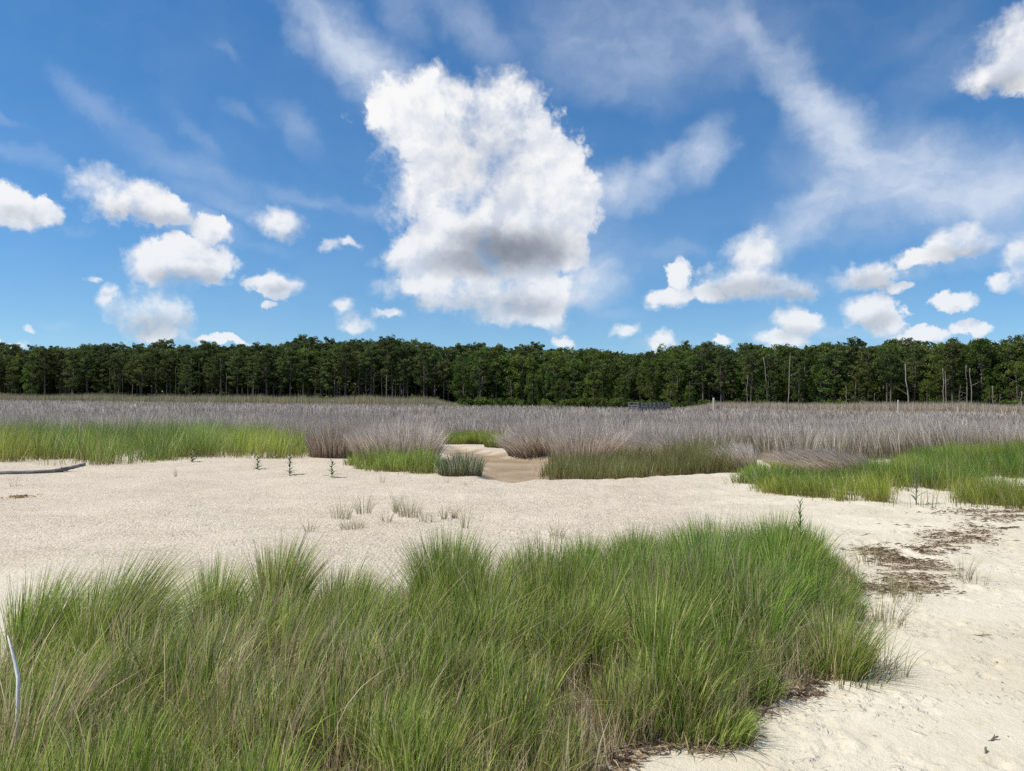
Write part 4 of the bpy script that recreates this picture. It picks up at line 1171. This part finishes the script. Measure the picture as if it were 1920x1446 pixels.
def leaf_shape(name, col, L=1.0, W=0.28):
    ys = [0, 0.2, 0.5, 0.8, 1.0]; ws = [0.25, 0.85, 1.0, 0.6, 0.02]
    V, F = [], []
    for y, w in zip(ys, ws):
        droop = -0.35 * y * y + 0.10 * y
        V += [(-w * W / 2, y, droop + 0.02 * w), (0, y, droop - 0.01), (w * W / 2, y, droop + 0.02 * w)]
    for i in range(4):
        a = i * 3
        F += [[a, a + 1, a + 4, a + 3], [a + 1, a + 2, a + 5, a + 4]]
    o = mesh_object(name, np.array(V), F, M_LEAF, col=np.tile(np.array(col), (15, 1)), smooth=True)
    return detached_mesh(o)

def seedling(name, px, py, h, leaves, leaf_len, col, label, seed, stem_r=0.006, start=0.06, tilt=(0.9, 0.35), group='leafy seedlings on the sand', W=0.28, lean=(0, 0), category='plant'):
    rng = np.random.default_rng(1500 + seed)
    c = ground_at(px, py)
    root = empty(name, tuple(c), rng.uniform(0, 6.28))
    path = [(lean[0] * t * h, lean[1] * t * h, t * h - 0.02) for t in np.linspace(0, 1, 5)]
    V, F = join([tube(path, [stem_r * (1 - 0.6 * t) for t in np.linspace(0, 1, 5)], 6)])
    mesh_object('stem', V, F, M_LEAF, root, col=np.tile(np.array((col[0] * 1.1, col[1] * 0.9, col[2])), (len(V), 1)), smooth=True)
    lm = leaf_shape('seedling_leaf', col, 1.0, W)
    for i in range(leaves):
        t = start + (1 - start) * i / (leaves - 1)
        o = bpy.data.objects.new('leaf', lm); COL.objects.link(o); o.parent = root
        o.location = (lean[0] * t * h, lean[1] * t * h, t * h - 0.02)
        L = leaf_len * (1.0 - 0.55 * t) * rng.uniform(0.85, 1.15)
        up = tilt[1] + (tilt[0] - tilt[1]) * t + rng.normal(0, 0.08)
        o.rotation_euler = (up, 0, i * 2.4 + rng.normal(0, 0.2)); o.scale = (L, L, L)
    return tag(root, label, category, group)
seedling('seedling', 483, 880, 0.30, 20, 0.19, (0.095, 0.125, 0.045), 'short dark green seedling on sand, second of four from the left', 1)
seedling('seedling', 543, 890, 0.46, 26, 0.20, (0.085, 0.11, 0.04), 'tallest dark green seedling on the sand, third of four from the left', 2)
seedling('seedling', 622, 896, 0.38, 20, 0.22, (0.095, 0.125, 0.045), 'rightmost dark green seedling on the sand left of the grass patch', 3)
seedling('seedling', 360, 866, 0.26, 18, 0.24, (0.20, 0.22, 0.10), 'pale round-branched seedling on the sand before the left green belt', 4, tilt=(1.0, 0.6))
seedling('tall_weed', 1718, 946, 0.80, 22, 0.22, (0.13, 0.17, 0.085), 'tall grey-green weed rising in front of the lime meadow', 5, 0.010, 0.08, (1.1, 0.7), 'single weeds', 0.11)
seedling('tall_weed', 1500, 1096, 0.76, 26, 0.16, (0.095, 0.17, 0.04), 'leafy weed tip rising above the tall grass mound', 6, 0.007, 0.35, (1.25, 0.7), 'single weeds', 0.16)
tuft('reed_clump', 1315, 1170, 60, 0.82, 0.13, 'clump of broad blue-green blades in the tall grass mound', 'single weeds', [(0.10, 0.17, 0.085), (0.13, 0.20, 0.11)], (1, 1),
     (0.02, 0), 0.28, 0.012, None, 300, [(0.12, 0.15, 0.06)], 'reed clump', 5, 0.02, (0.0, 0.4))
tuft('arching_grass', 640, 1300, 60, 0.95, 1.1, 'long pale arching stems rising over the left foreground grass', 'arching straw stems', STRAW, (1, 1, 1), (0.3, -0.1), 0.5, 0.0048, None, 301, STRAW, 'tall grass', 6, 0.9)
tuft('arching_grass', 1240, 1250, 60, 0.80, 0.9, 'long pale arching stems rising over the right foreground grass', 'arching straw stems', STRAW, (1, 1, 1), (-0.1, -0.2), 0.6, 0.0048, None, 302, STRAW, 'tall grass', 6, 0.9)

def white_stick():
    g = ground_at(30, 1330)
    d = 3.25
    b = ray(34, 1300); e = ray(14, 1192)
    p0 = np.array(b) * (d / b.y) + np.array((0, 0, CAM_Z)); p1 = np.array(e) * (d * 1.02 / e.y) + np.array((0, 0, CAM_Z))
    foot = np.array((p0[0] + 0.01, p0[1] - 0.02, float(height(p0[0:1], p0[1:2])[0]) - 0.02))
    mid = p0 + (p1 - p0) * 0.55 + np.array((0.012, 0, 0))
    root = foot
    V, F = join([tube([foot - root, p0 - root, (p0 + mid) / 2 - root + np.array((0.006, 0, 0)), mid - root, (mid + p1) / 2 - root, p1 - root], [0.008, 0.008, 0.008, 0.007, 0.005, 0.002], 7, True, 0.06)])
    o = mesh_object('white_stick', V, F, M_BLEACH, smooth=True); o.location = tuple(root)
    tag(o, 'bleached white stick standing in the grass at the left edge', 'stick')
white_stick()

def strands(name, pts, lens, wid, cols, probs, label, category, kind, rng, lift=0.01, origin=None):
    n = len(pts)
    a = rng.normal(0.1, 0.7, n)
    d = np.stack([np.cos(a), np.sin(a)], -1) * lens[:, None]; s = np.stack([-np.sin(a), np.cos(a)], -1) * (wid * rng.uniform(0.6, 1.4, n))[:, None]
    z0 = height(pts[:, 0], pts[:, 1]) + dents(pts[:, 0].copy(), pts[:, 1].copy()) + rng.uniform(0.002, lift, n)
    mk = lambda q, z: np.concatenate([q, z[:, None]], 1)
    bow = rng.uniform(-0.25, 0.25, n)[:, None] * s * 6
    V = np.stack([mk(pts - d / 2, z0), mk(pts + bow - s / 2, z0 + rng.uniform(0, lift, n)), mk(pts + d / 2, z0), mk(pts + bow + s / 2, z0 + rng.uniform(0, lift, n))], 1).reshape(-1, 3)
    F = np.arange(n * 4).reshape(-1, 4)
    c = np.repeat(pick(rng, n, cols, probs), 4, 0)
    o0 = np.zeros(3) if origin is None else np.asarray(origin)
    o = mesh_object(name, V - o0, F, M_WRACK, col=c); o.location = tuple(o0)
    return tag(o, label, category, kind=kind)

def litter():
    rng = np.random.default_rng(61)
    paths = [[(1640, 1030), (1700, 1036), (1760, 1030), (1800, 1015), (1830, 998), (1870, 975), (1930, 962)], [(1660, 1034), (1690, 1044), (1712, 1056), (1726, 1070), (1714, 1088), (1700, 1104), (1680, 1118)],
             [(1730, 990), (1760, 1003), (1800, 1010)], [(1790, 965), (1840, 960), (1900, 966)]]
    P = []
    for pth, n, sd in zip(paths, (2600, 2600, 300, 600), (0.13, 0.12, 0.16, 0.20)):
        w = poly(pth); t = rng.uniform(0, len(w) - 1, n); i = np.minimum(t.astype(int), len(w) - 2)
        q = w[i] + (w[i + 1] - w[i]) * (t - i)[:, None] + rng.normal(0, sd, (n, 2)) * [1.6, 1]
        P.append(q)
    P = np.concatenate(P); P = P[fbm(P[:, 0] * 3.5, P[:, 1] * 5.5, 3, 44) > 0.41]
    DK = [(0.20, 0.14, 0.085), (0.14, 0.095, 0.06), (0.28, 0.20, 0.125), (0.38, 0.30, 0.20)]
    strands('wrack_line', P, rng.uniform(0.03, 0.15, len(P)), 0.006, DK, (3, 2, 2, 1), 'brown seaweed wrack line across the right-hand sand', 'wrack', 'stuff', rng, 0.02)
    # litter under the edge of the grass
    t = rng.uniform(0.02, 0.55, 2600) * len(FORE); i = t.astype(int) % len(FORE); nx = (i + 1) % len(FORE)
    q = FORE[i] + (FORE[nx] - FORE[i]) * (t - t.astype(int))[:, None] + rng.normal(0, 0.045, (2600, 2))
    q = q[(q[:, 1] > 2.5) & (q[:, 1] < 8) & (q[:, 0] > 0.3)]
    strands('grass_litter', q, rng.uniform(0.03, 0.11, len(q)), 0.006, DK + [(0.35, 0.28, 0.17)], (3, 2, 2, 1, 1), 'dark dead grass litter along the foot of the foreground grass', 'litter', 'stuff', rng, 0.02)
    q = np.stack([rng.uniform(-7, 8, 900), rng.uniform(2.6, 16, 900) ** 1.0], -1)
    q = q[inside_dist(q[:, 0], q[:, 1], FORE) < -0.05]
    strands('beach_debris', q, rng.uniform(0.008, 0.04, len(q)), 0.008, DK, (2, 2, 2, 1), 'tiny dark flecks of plant debris strewn over the sand', 'debris', 'stuff', rng, 0.006)
    g = ground_at(38, 934)
    n = 100; a = rng.uniform(-1, 1, n) ** 3 * 0.9
    q = g[:2] + np.stack([a * 0.24, a * 0.22], -1) + rng.normal(0, 0.03, (n, 2)) * [2.2, 1]
    o = strands('seaweed_clump', q, rng.uniform(0.03, 0.12, n), 0.010, [(0.42, 0.29, 0.15), (0.32, 0.21, 0.11), (0.50, 0.36, 0.20)], (2, 1, 1), 'rusty brown seaweed clump on the sand below the driftwood log', 'seaweed', None, rng, 0.035, g)
litter()

def twig(px, py, L, ang, r, label, seed):
    rng = np.random.default_rng(1700 + seed)
    g = ground_at(px, py)
    P = [np.array((math.cos(ang) * L * t, math.sin(ang) * L * t, r + 0.01 * math.sin(t * 3.1) + rng.uniform(0, 0.004))) + np.array((0, rng.normal(0, 0.008), 0)) for t in np.linspace(-0.5, 0.5, 6)]
    V, F = join([tube(P, [r * q for q in (0.5, 0.8, 1, 1, 0.9, 0.6)], 5), tube([P[3], P[3] + np.array((L * 0.12, L * 0.1, 0.015))], [r * 0.7, r * 0.3], 4)])
    o = mesh_object('twig', V, F, M_BARK); o.location = tuple(g)
    o.location.z += float(dents(np.array([g[0]]), np.array([g[1]]))[0])
    tag(o, label, 'twig', 'twigs on the right-hand sand')
twig(1836, 1192, 0.16, -0.5, 0.004, 'small slanting twig on open sand right of the grass', 1)
twig(1620, 1003, 0.22, 0.4, 0.004, 'thin dark twig on the sand above the wrack line', 2)
twig(1862, 1388, 0.06, 0.1, 0.006, 'short thick twig chip on the lower right sand', 3)
twig(1848, 1412, 0.05, 0.9, 0.006, 'stubby bark chip below the short thick chip', 4)
twig(1885, 992, 0.42, 0.05, 0.012, 'dark stick lying at the right end of the wrack line', 5)
